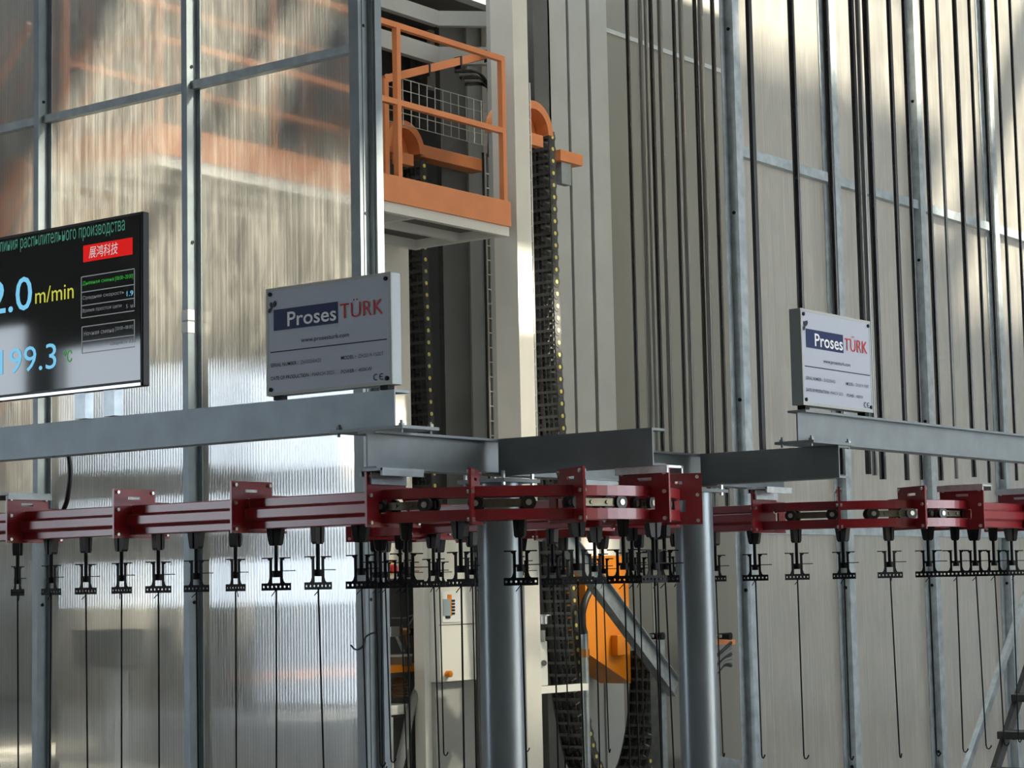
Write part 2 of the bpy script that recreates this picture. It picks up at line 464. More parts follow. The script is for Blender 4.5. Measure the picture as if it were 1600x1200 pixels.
# ------------------------------------------------------------------ right partition
W2Y = 6.1
W2_POSTS = [10.25, 11.46, 12.68, 13.90, 15.1, 16.3]
ZR2, ZR2B = E + 2.53, E + 0.30
w2 = thing('wall_right', (10.25, W2Y, 0), 'translucent twin-wall sheet partition behind the hanging tubes on the right', None, kind='structure')
for i, x in enumerate(W2_POSTS):
    p = MB().box((x, W2Y-0.06, 0), (x+0.075, W2Y, 6.6)).box((x-0.05, W2Y-0.006, 0), (x, W2Y, 6.6))
    po = p.build('post', 'galvanised', w2)
    for k in range(6):
        z = 0.55 + k*1.1
        MB().cyl((x+0.002, W2Y-0.03, z), (x-0.005, W2Y-0.03, z), 0.011, 8).build('bolt', 'black_steel', po)
for i in range(len(W2_POSTS)-1):
    a, b = W2_POSTS[i]+0.075, W2_POSTS[i+1]
    MB().box((a, W2Y-0.045, ZR2-0.03), (b, W2Y, ZR2+0.03)).build('rail', 'galvanised', w2)
    MB().box((a, W2Y-0.045, ZR2B-0.025), (b, W2Y, ZR2B+0.025)).build('rail', 'galvanised', w2)
    for (z0, z1) in ((0.05, ZR2B), (ZR2B, ZR2), (ZR2, 6.55)):
        MB().box((a-0.04, W2Y+0.001, z0+0.004), (b+0.04, W2Y+0.011, z1-0.004)).build('panel', 'polycarbonate_pale', w2)

# ================================================================== CONVEYOR SUPPORT STEEL
C1 = Vector((5.474, 4.189, 0)); C2 = Vector((6.751, 4.222, 0))
RT = 0.55                                   # bend radius
ZB = E + 0.432                              # centre of arm beams
ZA = E + 0.556                              # centre of tie beams
def column(c, label):
    t = thing('steel_column', (c.x, c.y, 0), label, 'column', 'round conveyor columns')
    MB().cyl((c.x, c.y, 0.02), (c.x, c.y, E+0.345), 0.075, 40).build('shaft', 'column_paint', t)
    MB().box((c.x-0.14, c.y-0.14, 0), (c.x+0.14, c.y+0.14, 0.02)).build('base_plate', 'beam_paint', t)
    cap = MB().box((c.x-0.10, c.y-0.10, E+0.345), (c.x+0.10, c.y+0.10, E+0.357)).build('cap_plate', 'beam_paint', t)
    for sx in (-1, 1):
        for sy in (-1, 1):
            MB().cyl((c.x+sx*0.08, c.y+sy*0.08, E+0.335), (c.x+sx*0.08, c.y+sy*0.08, E+0.382), 0.007, 6).build('bolt', 'zinc', cap)
column(C1, 'round grey steel column standing inside the front red U-bend')
column(C2, 'round grey steel column just right of the front red U-bend')
def beam(p, q, label, name='steel_beam', m='beam_paint', plates=(), **kw):
    t = thing(name, (p[0], p[1], p[2]), label, 'beam')
    ibeam(MB(), p, q, **kw).build('profile', m, t)
    return t
bB = beam((4.815, 4.20, ZB), (7.42, 4.20, ZB), 'grey I-beam crossing both round columns, running away to the right')
bC = beam((C1.x, 4.16, ZB), (C1.x, 3.545, ZB), 'short grey steel arm reaching right from the left round column', web=1)
bD = beam((C2.x, 4.16, ZB), (C2.x, 3.565, ZB), 'short grey steel arm reaching right from the right round column', web=1)
bA = beam((4.87, 4.10, ZA), (4.87, 8.2, ZA), 'long grey-blue I-beam carrying the monitor and the left nameplate sign', m='beam_light', web=-1)
bE = beam((6.545, 3.64, ZA), (12.4, 3.64, ZA), 'long grey I-beam carrying the right nameplate sign')
# end plates, splice plates and bolts
def splice(par, c, lx, ly, z):
    pl = MB().box((c[0]-lx, c[1]-ly, z-0.005), (c[0]+lx, c[1]+ly, z+0.005)).build('splice_plate', 'beam_paint', par)
    for sx in (-1, 1):
        for sy in (-1, 1):
            x, y = c[0]+sx*(lx-0.02), c[1]+sy*(ly-0.02)
            b = MB().cyl((x, y, z-0.016), (x, y, z+0.022), 0.005, 8).cyl((x, y, z+0.005), (x, y, z+0.013), 0.010, 6)
            b.build('bolt', 'galvanised_dull', pl)
splice(bA, (4.90, 4.20), 0.09, 0.15, E+0.4965)
splice(bE, (6.66, 3.63), 0.16, 0.08, E+0.4965)

# ================================================================== RED TRACK
ZL0, ZL1, ZU0, ZU1 = E+0.203, E+0.237, E+0.276, E+0.308   # lower and upper rail
ZC = E + 0.257
def arc(c, r, a0, a1, n):
    return [Vector((c[0]+r*math.cos(a0+(a1-a0)*i/n), c[1]+r*math.sin(a0+(a1-a0)*i/n), 0)) for i in range(n+1)]
CU = (C1.x, C1.y); CF = (6.6145, 4.95); RF = 0.59
X3 = 7.2045; CR_ = (X3+RT, 4.15); Y4 = 4.15-RT
CK = (8.33, Y4-RT)
SEG_PROF = [(-.05,.203),(.05,.203),(.05,.230),(.070,.237),(.070,.270),(.05,.275),(.05,.306),(-.05,.306),(-.05,.275),(-.070,.270),(-.070,.237),(-.05,.230)]
def straight(par, p, q):
    """closed pressed track profile from p to q"""
    p, q = Vector((p[0], p[1], E)), Vector((q[0], q[1], E)); t = (q-p).normalized(); sd = Vector((t.y, -t.x, 0))
    return MB().sweep([p, q], [(sd, Z), (sd, Z)], SEG_PROF).build('track_section', 'red_paint', par, bevel=0.003)
def bend(par, c, r, a0, a1, n=40):
    for rr in (-0.052, 0.052):
        for (z0, z1) in ((ZL0, ZL1), (ZU0, ZU1)):
            pts = arc(c, r+rr, a0, a1, n); fr = []
            for i in range(len(pts)):
                a = a0+(a1-a0)*i/n
                fr.append((Vector((math.cos(a), math.sin(a), 0)), Z))
            s = 0.006
            lip = -1 if rr > 0 else 1
            e = 0.022*lip
            zin = z0 if z1 == ZL1 else z1
            prof = [(-s, z0), (s, z0), (s, z1), (-s, z1)]
            mb = MB().sweep([Vector((p.x, p.y, 0)) for p in pts], fr, prof)
            # inward lip the wheels run on
            zl = z0 if z1 == ZL1 else z1-0.005
            prof2 = sorted([min(0, e), max(0, e)])
            mb.sweep([Vector((p.x, p.y, 0)) for p in pts], fr, [(prof2[0], zl), (prof2[1], zl), (prof2[1], zl+0.005), (prof2[0], zl+0.005)])
            mb.build('rail', 'red_paint', par)
def bracket(par, pos, tang, tab=True, holder=None, near=-1, hz=E+0.372):
    """clamping plate across the track; near = side (along tang x up) of the long tab"""
    t = Vector((tang[0], tang[1], 0)).normalized(); sd = Vector((t.y, -t.x, 0))*near
    c = Vector((pos[0], pos[1], E)); h = 0.004
    mb = MB()
    def rect(a0, a1, z0, z1):
        mb.obox(c + sd*(a0+a1)/2 + Z*(z0+z1)/2, sd*abs(a1-a0)/2, t*h, Z*(z1-z0)/2)
    rect(0.075, 0.13, .192, .306); rect(-0.13, -0.075, .192, .306)
    rect(-0.075, 0.075, .192, .202); rect(0.055, 0.075, .273, .306); rect(0.055, 0.075, .202, .234)
    rect(-0.075, -0.055, .273, .306); rect(-0.075, -0.055, .202, .234)
    rect(-0.13, 0.13, .306, .318)
    if tab:
        rect(-0.06, 0.13, .318, .326); rect(0.065, 0.13, .326, .336); rect(-0.06, 0.01, .326, .336); rect(-0.06, 0.13, .336, .362)
    pl = mb.build('bracket_plate', 'red_paint', par)
    for (a, z) in ((0.115, .205), (0.115, .29), (-0.115, .205), (-0.115, .29)) + (((0.115, .35), (-0.045, .35)) if tab else ()):
        b = c + sd*a + Z*z
        MB().cyl(b - t*0.012, b + t*0.012, 0.0065, 6).build('bolt', 'zinc', pl)
    if holder:
        hb = MB().obox(c + sd*0.035 + Z*0.352, sd*0.085, t*0.002, Z*0.022)
        hb.obox(c + sd*0.035 + t*0.012 + Z*0.342, sd*0.085, t*0.004, Z*0.018)
        hb.obox(c + sd*0.035 + t*0.03 + Z*0.368, sd*0.10, t*0.045, Z*0.004)
        hb.obox(c + sd*0.035 + t*0.07 + Z*0.360, sd*0.10, t*0.004, Z*0.012)
        hb.obox(c + sd*0.035 - t*0.015 + Z*0.360, sd*0.10, t*0.004, Z*0.012)
        hb.build('clamp', holder, pl)
    return pl
XS = C1.x - RT
t1 = thing('conveyor_track', (XS, C1.y, E+0.2), 'straight red monorail track running off to the left under the long I-beam', 'track', 'red overhead conveyor track')
PIT = 0.565
ys = [C1.y + 0.02 + PIT*k for k in range(7)]
for k in range(6):
    straight(t1, (XS, ys[k]+0.005), (XS, ys[k+1]-0.004))
for k, y in enumerate(ys[1:], 1):
    bracket(t1, (XS, y), (0, 1), True, 'galvanised_dull' if k in (3, 6) else None, near=-1)
t2 = thing('conveyor_track', (C1.x, C1.y-RT, E+0.2), 'open red U-bend track wrapping the left round column', 'track', 'red overhead conveyor track')
bend(t2, CU, RT, math.pi, 2*math.pi, 48)
for k, dg in enumerate((180, 210, 240, 270, 300, 330, 360)):
    a = R(dg); p = (CU[0]+RT*math.cos(a), CU[1]+RT*math.sin(a))
    bracket(t2, p, (-math.sin(a), math.cos(a)), True, 'zinc' if dg in (270,) else ('galvanised_dull' if dg in (180, 360) else None), near=1)
t3 = thing('conveyor_track', (CF[0], CF[1]+RF, E+0.2), 'rear red loop of track curving behind both round columns', 'track', 'red overhead conveyor track')
straight(t3, (6.0245, C1.y+0.006), (6.0245, CF[1]-0.005))
bend(t3, CF, RF, math.pi, 0, 44)
for dg in (180, 150, 120, 90, 60, 30, 0):
    a = R(dg); p = (CF[0]+RF*math.cos(a), CF[1]+RF*math.sin(a))
    bracket(t3, p, (-math.sin(a), math.cos(a)), dg in (180, 0, 90), None, near=1)
straight(t3, (X3, CF[1]-0.005), (X3, CR_[1]+0.006))
t4 = thing('conveyor_track', (CR_[0]-RT*.7, CR_[1]-RT*.7, E+0.2), 'open red quarter-bend track right of the right round column', 'track', 'red overhead conveyor track')
bend(t4, CR_, RT, math.pi, 1.5*math.pi, 28)
for dg in (180, 210, 240, 270):
    a = R(dg); p = (CR_[0]+RT*math.cos(a), CR_[1]+RT*math.sin(a))
    bracket(t4, p, (-math.sin(a), math.cos(a)), True, 'zinc' if dg in (180, 270) else None, near=1)
t5 = thing('conveyor_track', (CR_[0], Y4, E+0.2), 'short straight red track at the right edge under the long I-beam', 'track', 'red overhead conveyor track')
straight(t5, (CR_[0]+0.006, Y4), (CK[0]-0.005, Y4))
bracket(t5, (CK[0], Y4), (1, 0), True, 'zinc', near=1)
bend(t5, CK, RT, 0.5*math.pi, 0, 28)

# --- path of the chain
def path_point(s):
    """s=0 where the front bend starts; negative on the straight left run"""
    if s < 0: return Vector((XS, C1.y - s, 0)), Vector((0, -1, 0))
    L = math.pi*RT
    if s < L:
        a = math.pi + s/RT; return Vector((CU[0]+RT*math.cos(a), CU[1]+RT*math.sin(a), 0)), Vector((-math.sin(a), math.cos(a), 0))
    s -= L; L = CF[1]-C1.y
    if s < L: return Vector((6.0245, C1.y+s, 0)), Vector((0, 1, 0))
    s -= L; L = math.pi*RF
    if s < L:
        a = math.pi - s/RF; return Vector((CF[0]+RF*math.cos(a), CF[1]+RF*math.sin(a), 0)), Vector((math.sin(a), -math.cos(a), 0))
    s -= L; L = CF[1]-CR_[1]
    if s < L: return Vector((X3, CF[1]-s, 0)), Vector((0, -1, 0))
    s -= L; L = RT*math.pi/2
    if s < L:
        a = math.pi + s/RT; return Vector((CR_[0]+RT*math.cos(a), CR_[1]+RT*math.sin(a), 0)), Vector((-math.sin(a), math.cos(a), 0))
    s -= L; L = CK[0]-CR_[0]
    if s < L: return Vector((CR_[0]+s, Y4, 0)), Vector((1, 0, 0))
    s -= L
    a = math.pi/2 - s/RT
    return Vector((CK[0]+RT*math.cos(a), CK[1]+RT*math.sin(a), 0)), Vector((math.sin(a), -math.cos(a), 0))
SEGS = [('left', 0.0), ('front', math.pi*RT), ('rear', CF[1]-C1.y+math.pi*RF+CF[1]-CR_[1]), ('quarter', RT*math.pi/2), ('right', 3.0)]
ends = []; acc = 0
for n, l in SEGS:
    acc += l; ends.append((n, acc))
def seg_of(s):
    for n, e in ends:
        if s < e: return n
    return 'right'

# --- chain with wheels and link plates
chain = thing('conveyor_chain', (XS, C1.y, ZC), 'bronze conveyor chain with black wheels running inside the open red bends', 'chain')
whl = MB().cyl((0, -0.007, 0), (0, 0.007, 0), 0.0235, 20).build('wheel', 'rubber', chain, origin=(0, 0, 0))
hub = MB().cyl((0, -0.010, 0), (0, 0.010, 0), 0.0095, 14).build('hub', 'hub_metal', chain, origin=(0, 0, 0))
lnk = MB().obox((0, 0, 0), X*0.058, Y*0.002, Z*0.012).cyl((-0.03, -0.006, 0), (-0.03, 0.006, 0), 0.007, 8).cyl((0.03, -0.006, 0), (0.03, 0.006, 0), 0.007, 8).build('link_plate', 'chain_metal', chain, origin=(0, 0, 0))
first = True
s = -0.02; k = 0
while s < ends[3][1] + 0.05:
    p, t = path_point(s)
    if not (ends[1][1] + 0.02 < s < ends[1][1] + 0.72):
        sd = Vector((-t.y, t.x, 0)); ang = math.atan2(t.y, t.x)
        for q in (-1, 1):
            loc = Vector((p.x, p.y, ZC)) + sd*q*0.030 - Vector(chain.location)
            if k % 4 == 3: continue
            if k % 2 == 0:
                for ds in (0.0,):
                    if first:
                        w, h = whl, hub; first = False
                        w.location = loc; w.rotation_euler = (0, 0, ang); h.location = loc; h.rotation_euler = (0, 0, ang)
                    else:
                        w = spread(whl, 'wheel', chain, loc, (0, 0, ang)); h = spread(hub, 'hub', chain, loc, (0, 0, ang))
            else:
                spread(lnk, 'link_plate', chain, loc*1.0 - sd*q*0.008, (0, 0, ang))
    s += 0.0775; k += 1
p_, t_ = path_point(0.1)
lnk.location = Vector((p_.x, p_.y, ZC)) - Vector(chain.location); lnk.rotation_euler = (0, 0, math.atan2(t_.y, t_.x))

# --- hangers
def holed_bar(mb, w, z0, z1, n, th, rh):
    """flat bar in the XZ plane with n round-ish holes"""
    zc = (z0+z1)/2; step = 2*w/n
    for i in range(n):
        cx = -w+step*(i+0.5)
        hx, hz = step/2, (z1-z0)/2
        outer = [(hx, 0), (hx, hz), (0, hz), (-hx, hz), (-hx, 0), (-hx, -hz), (0, -hz), (hx, -hz)]
        inner = [(rh*math.cos(math.pi/4*j), rh*math.sin(math.pi/4*j)) for j in range(8)]
        vs = []
        for yy in (-th/2, th/2):
            vs += [(cx+a, yy, zc+b) for a, b in outer] + [(cx+a, yy, zc+b) for a, b in inner]
        fs = []
        for j in range(8):
            j2 = (j+1) % 8
            fs += [(j, j2, 8+j2, 8+j), (16+j2, 16+j, 24+j, 24+j2), (8+j, 8+j2, 24+j2, 24+j), (j2, j, 16+j, 16+j2)]
        mb.add(vs, fs)
    return mb
def make_hanger(wide):
    t = thing('trolley_hanger', (0, 0, 0), 'x', 'hanger', 'black hangers under the red track')
    tw, bw = (0.0285, 0.0205) if wide else (0.0195, 0.0165)
    mb = MB()
    # mounting block: two dark cheeks with a rib between
    for sg in (-1, 1):
        mb.prism([(sg*0.006, -0.013, .206), (sg*tw, -0.013, .206), (sg*bw, -0.013, .156), (sg*(bw-0.005), -0.013, .149), (sg*0.006, -0.013, .149)], (0, 0.026, 0))
    mb.box((-0.006, -0.009, .149), (0.006, 0.009, .206))
    mb.build('mounting_block', 'black_plastic', t, origin=(0, 0, 0))
    MB().cyl((0, 0, .155), (0, 0, .055), 0.0065, 12).build('stem', 'black_steel', t, origin=(0, 0, 0))
    for sg in (-1, 1):
        mb = MB()
        mb.box((sg*0.013, -0.002, .106), (sg*0.053, 0.002, .110))
        mb.prism([(sg*0.016, -0.002, .106), (sg*0.032, -0.002, .106), (sg*0.027, -0.002, .100), (sg*0.018, -0.002, .100)], (0, 0.004, 0))
        mb.build('top_flange', 'black_steel', t, origin=(0, 0, 0))
    for sg in (-1, 1):
        mb = MB().box((sg*0.0155, -0.002, .026), (sg*0.0245, 0.002, .107))
        mb.prism([(sg*0.0245, -0.002, .042), (sg*0.0245, -0.002, .024), (sg*0.036, -0.002, .024), (sg*0.0285, -0.002, .030)], (0, 0.004, 0))
        mb.build('upright', 'black_steel', t, origin=(0, 0, 0))
    MB().cyl((0, 0, .066), (0, 0, .045), 0.013, 10).box((-0.0175, -0.003, .058), (0.0175, 0.003, .066)).build('hub', 'black_steel', t, origin=(0, 0, 0))
    MB().bar((-0.018, 0, .0655), (0.072, 0, .0655), 0.004, 0.003).build('index_pin', 'black_steel', t, origin=(0, 0, 0))
    holed_bar(MB(), 0.055, .002, .026, 7, 0.004, 0.0042).build('base_bar', 'black_steel', t, origin=(0, 0, 0))
    return t
def make_rod():
    t = thing('hook_rod', (0, 0, 0), 'x', 'hook rod', 'thin black hook rods hanging from the hangers')
    MB().tube([(0, 0, 0.010), (0.002, 0, -.2), (0.004, 0, -.45), (0.006, 0, -.69)], 0.0030, 6).build('rod', 'black_steel', t, origin=(0, 0, 0))
    MB().tube([(0.006, 0, -.688), (0.009, 0, -.700), (0.017, 0, -.703), (0.024, 0, -.696), (0.028, 0, -.688)], 0.0028, 6).build('hook', 'black_steel', t, origin=(0, 0, 0))
    MB().tube([(0, -0.003, 0.012), (0, -0.005, 0.0), (-0.006, -0.006, -0.006), (-0.016, -0.006, -0.016)], 0.0016, 6).build('wire_twist', 'black_steel', t, origin=(0, 0, 0))
    return t
hang_wide, hang_narrow, rod0 = make_hanger(True), make_hanger(False), make_rod()
WHERE = {'left': 'under the straight red track on the left', 'front': 'under the front red U-bend', 'rear': 'under the rear red loop',
         'quarter': 'under the right red quarter-bend', 'right': 'under the red track at the right edge'}
# apparent turn of each hanger on the left run (from their widths in the photograph)
VIEW = math.atan2(-math.cos(YAW), math.sin(YAW))           # direction of image right
cnt = {}
SP = 0.186
s = -0.136 - SP*9
k = 0
used = set()
turn_left = [66, 52, 48, 52, 38, 40, 55, 30, 38, 25]
FULL = {}
slist = []
while s < ends[3][1] + 0.62:
    slist.append(s); s += SP
for s in slist: FULL[seg_of(s)] = FULL.get(seg_of(s), 0) + 1
for i, s in enumerate(slist):
    p, t = path_point(s); n = seg_of(s); c = cnt.get(n, 0); cnt[n] = c+1
    wide = (i % 2 == 1)
    src = hang_wide if wide else hang_narrow
    if i < 10: turn = R(turn_left[i])*(-1 if i % 2 else 1)
    else: turn = random.uniform(-0.75, 0.75)
    view_here = math.atan2(p.y, p.x) - math.pi/2
    rz = view_here + turn
    # tapered block stays in line with the track, so turn it back
    if src not in used:
        used.add(src); h = src; h.location = (p.x, p.y, E); h.rotation_euler = (0, 0, rz)
    else: h = dup(src, (p.x, p.y, E), rz)
    order = ORD[c] + (' from the left' if n in ('left', 'front', 'quarter', 'right') else ' along from the left column')
    h['label'] = f"black {'taper-block' if wide else 'straight-block'} trolley hanger {WHERE[n]}, {order}"
    if i == 0: r = rod0; r.location = (p.x, p.y, E); r.rotation_euler = (0, 0, rz)
    else: r = dup(rod0, (p.x, p.y, E), rz)
    r.rotation_euler = (random.uniform(-0.012, 0.012), random.uniform(-0.012, 0.012), rz + random.uniform(-0.8, 0.8))
    r['label'] = f"thin black hook rod {WHERE[n]}, {order}"

# ================================================================== SIGNS
def sign(name, origin, u, n, W, H, label):
    """face lower left corner at origin, u along the text, n out of the face"""
    u, n = Vector(u), Vector(n); o = Vector(origin)
    t = thing(name, tuple(o + u*W/2), label, 'sign', 'white nameplate signs')
    D = 0.045
    MB().prism([o, o+u*W, o+u*W+Z*H, o+Z*H], -n*D).build('box', 'sign_side', t, bevel=0.002)
    f = 0.010
    MB().prism([o+u*f+Z*f, o+u*(W-f)+Z*f, o+u*(W-f)+Z*(H-f), o+u*f+Z*(H-f)], n*0.002).build('face_sheet', 'sign_face', t)
    fr = MB()
    for a, b in ((0, f), (W-f, W)):
        fr.prism([o+u*a, o+u*b, o+u*b+Z*H, o+u*a+Z*H], n*0.003)
    for a, b in ((0, f), (H-f, H)):
        fr.prism([o+u*f+Z*a, o+u*(W-f)+Z*a, o+u*(W-f)+Z*b, o+u*f+Z*b], n*0.003)
    fr.build('frame', 'booth_grey', t)
    for a in (0.02, W-0.02):
        for b in (0.02, H-0.02):
            c = o+u*a+Z*b; MB().cyl(c, c+n*0.007, 0.007, 8).build('screw', 'black_steel', t)
    def P(a, b, k=0.0030): return o + u*(a*W) + Z*(b*H) + n*k
    # navy field and the leaf mark
    MB().prism([P(.065, .60), P(.585, .60), P(.585, .795), P(.065, .795)], n*0.0008).build('navy_field', 'sign_navy', t)
    T = 0.0044
    text('Proses', 'sign_white', t, P(.180, .625, T), u, Z, W*.395, H*.135, bold=0.012)
    text('TÜRK', 'sign_red', t, P(.605, .632, T), u, Z, W*.335, H*.168, bold=-0.004)
    mk = MB()
    for (a, b, dx, dz, r) in ((.040, .800, -.012, -.012, .012), (.050, .835, -.004, .016, .012), (.074, .845, .006, .018, .012)):
        c = P(a, b, T); d = (u*dx + Z*dz).normalized(); e = (u*d.dot(Z) - Z*d.dot(u))
        mk.prism([c - d*0.010, c - d*0.003 + e*0.005, c + d*0.006 + e*0.007, c + d*0.012 + e*0.003, c + d*0.012 - e*0.003, c + d*0.006 - e*0.007, c - d*0.003 - e*0.005], n*0.0008)
    mk.build('leaf_mark', 'sign_ink', t)
    text('www.prosesturk.com', 'sign_ink', t, P(.290, .452, T), u, Z, W*.385, H*.052, bold=0.006)
    MB().prism([P(.035, .398), P(.965, .398), P(.965, .408), P(.035, .408)], n*0.0008).build('rule', 'sign_ink', t)
    hh = H*.034
    text('SERIAL NUMBER :', 'sign_ink', t, P(.040, .265, T), u, Z, W*.225, hh, bold=0.008)
    text('ZH20250420', 'sign_ink_soft', t, P(.285, .265, T), u, Z, W*.165, hh)
    text('MODEL :', 'sign_ink', t, P(.610, .262, T), u, Z, W*.115, hh, bold=0.008)
    text('ZH2019-1500T', 'sign_ink_soft', t, P(.745, .262, T), u, Z, W*.195, hh)
    text('DATE OF PRODUCTION :', 'sign_ink', t, P(.040, .142, T), u, Z, W*.325, hh, bold=0.008)
    text('MARCH 2025', 'sign_ink_soft', t, P(.378, .142, T), u, Z, W*.175, hh)
    text('POWER :', 'sign_ink', t, P(.610, .138, T), u, Z, W*.115, hh, bold=0.008)
    text('400KW', 'sign_ink_soft', t, P(.745, .138, T), u, Z, W*.105, hh)
    # CE mark drawn as arcs
    for (cx, bar) in ((.880, False), (.925, True)):
        c = P(cx, .075, T); r = H*.030; mb = MB()
        pts = [(math.cos(a), math.sin(a)) for a in [R(60 + 240*i/14) for i in range(15)]]
        for (x0, z0), (x1, z1) in zip(pts[:-1], pts[1:]):
            mb.prism([c+u*x0*r+Z*z0*r, c+u*x0*r*.76+Z*z0*r*.76, c+u*x1*r*.76+Z*z1*r*.76, c+u*x1*r+Z*z1*r], n*0.0008)
        if bar: mb.prism([c-u*r+Z*r*.12, c+u*r*.2+Z*r*.12, c+u*r*.2-Z*r*.12, c-u*r-Z*r*.12], n*0.0008)
        mb.build('certification_mark', 'sign_ink', t)
    for a in (0.04, W-0.04):
        c = o+u*a - n*0.02
        MB().obox(c - Z*0.007, u*0.016, n*0.016, Z*0.0072).build('foot', 'black_steel', t)
    return t
sign('nameplate_sign', (4.83, 4.640, E+0.632), (0, -1, 0), (-1, 0, 0), 0.537, 0.353, 'white nameplate sign with navy and red lettering on the left I-beam')
sign('nameplate_sign', (6.525, 3.602, E+0.632), (1, 0, 0), (0, -1, 0), 0.545, 0.353, 'white nameplate sign with navy and red lettering on the right I-beam')

# ================================================================== MONITOR
MX, MY1, MZ0, MZ1 = 4.80, 5.196, E+0.707, E+1.312
MW = 1.05
mon = thing('wall_monitor', (MX+0.03, MY1+MW/2, MZ0-0.09), 'large black flat monitor showing line speed and temperature, on the left I-beam', 'monitor')
MB().box((MX, MY1, MZ0), (MX+0.032, MY1+MW, MZ1)).build('housing', 'bezel_black', mon, bevel=0.004)
MB().box((MX-0.002, MY1+0.010, MZ0+0.022), (MX, MY1+MW-0.010, MZ1-0.010)).build('screen', 'screen_black', mon)
MB().box((MX-0.004, MY1+0.008, MZ0+0.002), (MX-0.001, MY1+MW-0.008, MZ0+0.012)).build('chin_strip', 'zinc', mon)
for yy in (MY1+0.185, MY1+0.335):
    MB().box((MX+0.012, yy-0.028, E+0.617), (MX+0.05, yy+0.028, MZ0+0.02)).build('mounting_bracket', 'galvanised', mon)
def S(px, py): return onX(px, py, MX-0.0030)
um, vm = -Y, Z
def stext(body, m, x0, y0, x1, ytop, bold=0.0, shear=0.0, h=None):
    """lettering on the screen from the pixel of its lower left to that of its right end"""
    a, b = S(x0, y0), S(x1, y0); c = S(x0, ytop)
    return text(body, m, mon, a, um, vm, abs(a.y-b.y), (c.z-a.z), bold=bold, shear=shear)
def sline(pts, m, name='screen_line', w=0.0035):
    a, b = S(*pts[0]), S(*pts[1]); mb = MB()
    if abs(pts[0][0]-pts[1][0]) < 3: mb.box((MX-0.0032, a.y-w/2, a.z), (MX-0.0024, a.y+w/2, b.z))
    else: mb.box((MX-0.0032, a.y, a.z-w/2), (MX-0.0024, b.y, a.z+w/2))
    mb.build(name, m, mon)
stext('ая линия распылительного производства', 'screen_green', -14, 402, 195, 381)
a, b = S(130, 410), S(207, 376)
MB().box((MX-0.0030, a.y, a.z), (MX-0.0024, b.y, S(130, 384).z)).build('red_banner', 'screen_red', mon)
text('展鸿科技', 'screen_white', mon, S(139, 404) - X*0.0006, um, vm, 0.150, 0.042, shear=0.15)
stext('2.0', 'screen_blue', -16, 493, 50, 441, bold=0.004)
stext('m/min', 'screen_yellow', 55, 475, 115, 450)
stext('199.3', 'screen_blue', 0, 586, 88, 547, bold=0.0)
stext('℃', 'screen_lime', 99, 567, 112, 548)
for rows, x0 in (((433, 457, 478, 497), 127), ((511, 534, 552), 128)):
    for yy in rows: sline(((x0, yy), (210, yy)), 'screen_grey')
    sline(((x0, rows[-1]), (x0, rows[0])), 'screen_grey'); sline(((210, rows[-1]-17), (210, rows[0]-12)), 'screen_grey')
stext('Дневная смена', 'screen_lime', 129, 447, 178, 440); stext('[08:00~20:00]', 'screen_lime', 180, 440, 208, 432)
stext('Средняя скорость', 'screen_grey', 129, 470, 194, 463); stext('1.9', 'screen_blue', 198, 463, 208, 455)
stext('Время простоя цепи', 'screen_grey', 129, 490, 190, 483); stext('5  м', 'screen_grey', 197, 482, 208, 476)
stext('Ночная смена', 'screen_grey', 131, 525, 178, 518); stext('[20:00~08:00]', 'screen_grey', 180, 518, 208, 511)
stext('скорость 2.2', 'screen_grey', 172, 541, 208, 534)
# cable behind the beam
tag(MB().tube(smooth([Vector(q) for q in ((5.02, 5.83, E+0.51), (5.02, 5.822, E+0.45), (5.02, 5.83, E+0.39), (5.03, 5.86, E+0.33), (5.04, 5.93, E+0.29), (5.04, 6.13, E+0.27), (5.04, 6.5, E+0.26))], 6), 0.009, 10).build('power_cable', 'cable_black', origin=(5.02, 5.83, E+0.26)),
    'black power cable dropping behind the left I-beam below the monitor', 'cable')

# ================================================================== HANGING TUBES
def tube_thing(px, py, Yp, z0, w, m, label, shape='round', group='dark profiles hanging in the right bay'):
    p = onY(px, py, Yp); z1 = 7.6
    t = thing('hanging_tube', (p.x, p.y, z0), label, 'tube', group)
    if shape == 'round':
        MB().cyl((p.x, p.y, z0), (p.x, p.y, z1), w/2, 14).build('profile', m, t)
    else:
        MB().box((p.x-w/2, p.y-w*.35, z0), (p.x+w/2, p.y+w*.35, z1)).build('profile', m, t, bevel=0.002)
    MB().tube([(p.x, p.y, z1-0.01), (p.x, p.y, z1+0.10), (p.x, p.y+0.02, z1+0.13)], 0.004, 6).build('hook_wire', 'black_steel', t)
    return t
YT = 4.30
near_tubes = [(1174, .024, 'tube_anodised'), (1240, .027, 'tube_anodised'), (1294, .025, 'tube_anodised'), (1335, .024, 'tube_anodised'), (1345, .022, 'tube_grey'),
              (1357, .028, 'tube_anodised'), (1394, .021, 'tube_anodised'), (1417, .018, 'tube_anodised'), (1446, .022, 'tube_anodised'), (1470, .016, 'tube_grey'),
              (1497, .022, 'tube_anodised'), (1520, .016, 'tube_anodised'), (1540, .019, 'tube_anodised'), (1562, .016, 'tube_anodised'), (1584, .015, 'tube_anodised')]
for i, (px, w, m) in enumerate(near_tubes):
    dz = random.uniform(-0.02, 0.02)
    tube_thing(px, 150, YT + (0.03 if i % 2 else 0), E+0.475+dz, w*1.12, m, f"long dark vertical tube in front of the right translucent partition, {ORD[i]} from the left", 'round' if i % 3 else 'square')
far_tubes = [(983, .020, 'tube_anodised'), (1003, .022, 'tube_grey'), (1012, .018, 'tube_grey'), (1020, .022, 'tube_anodised'), (1034, .026, 'tube_grey'), (1056, .020, 'tube_anodised'),
             (1067, .026, 'tube_grey'), (1089, .022, 'tube_anodised'), (1098, .028, 'tube_grey'), (1117, .024, 'tube_anodised')]
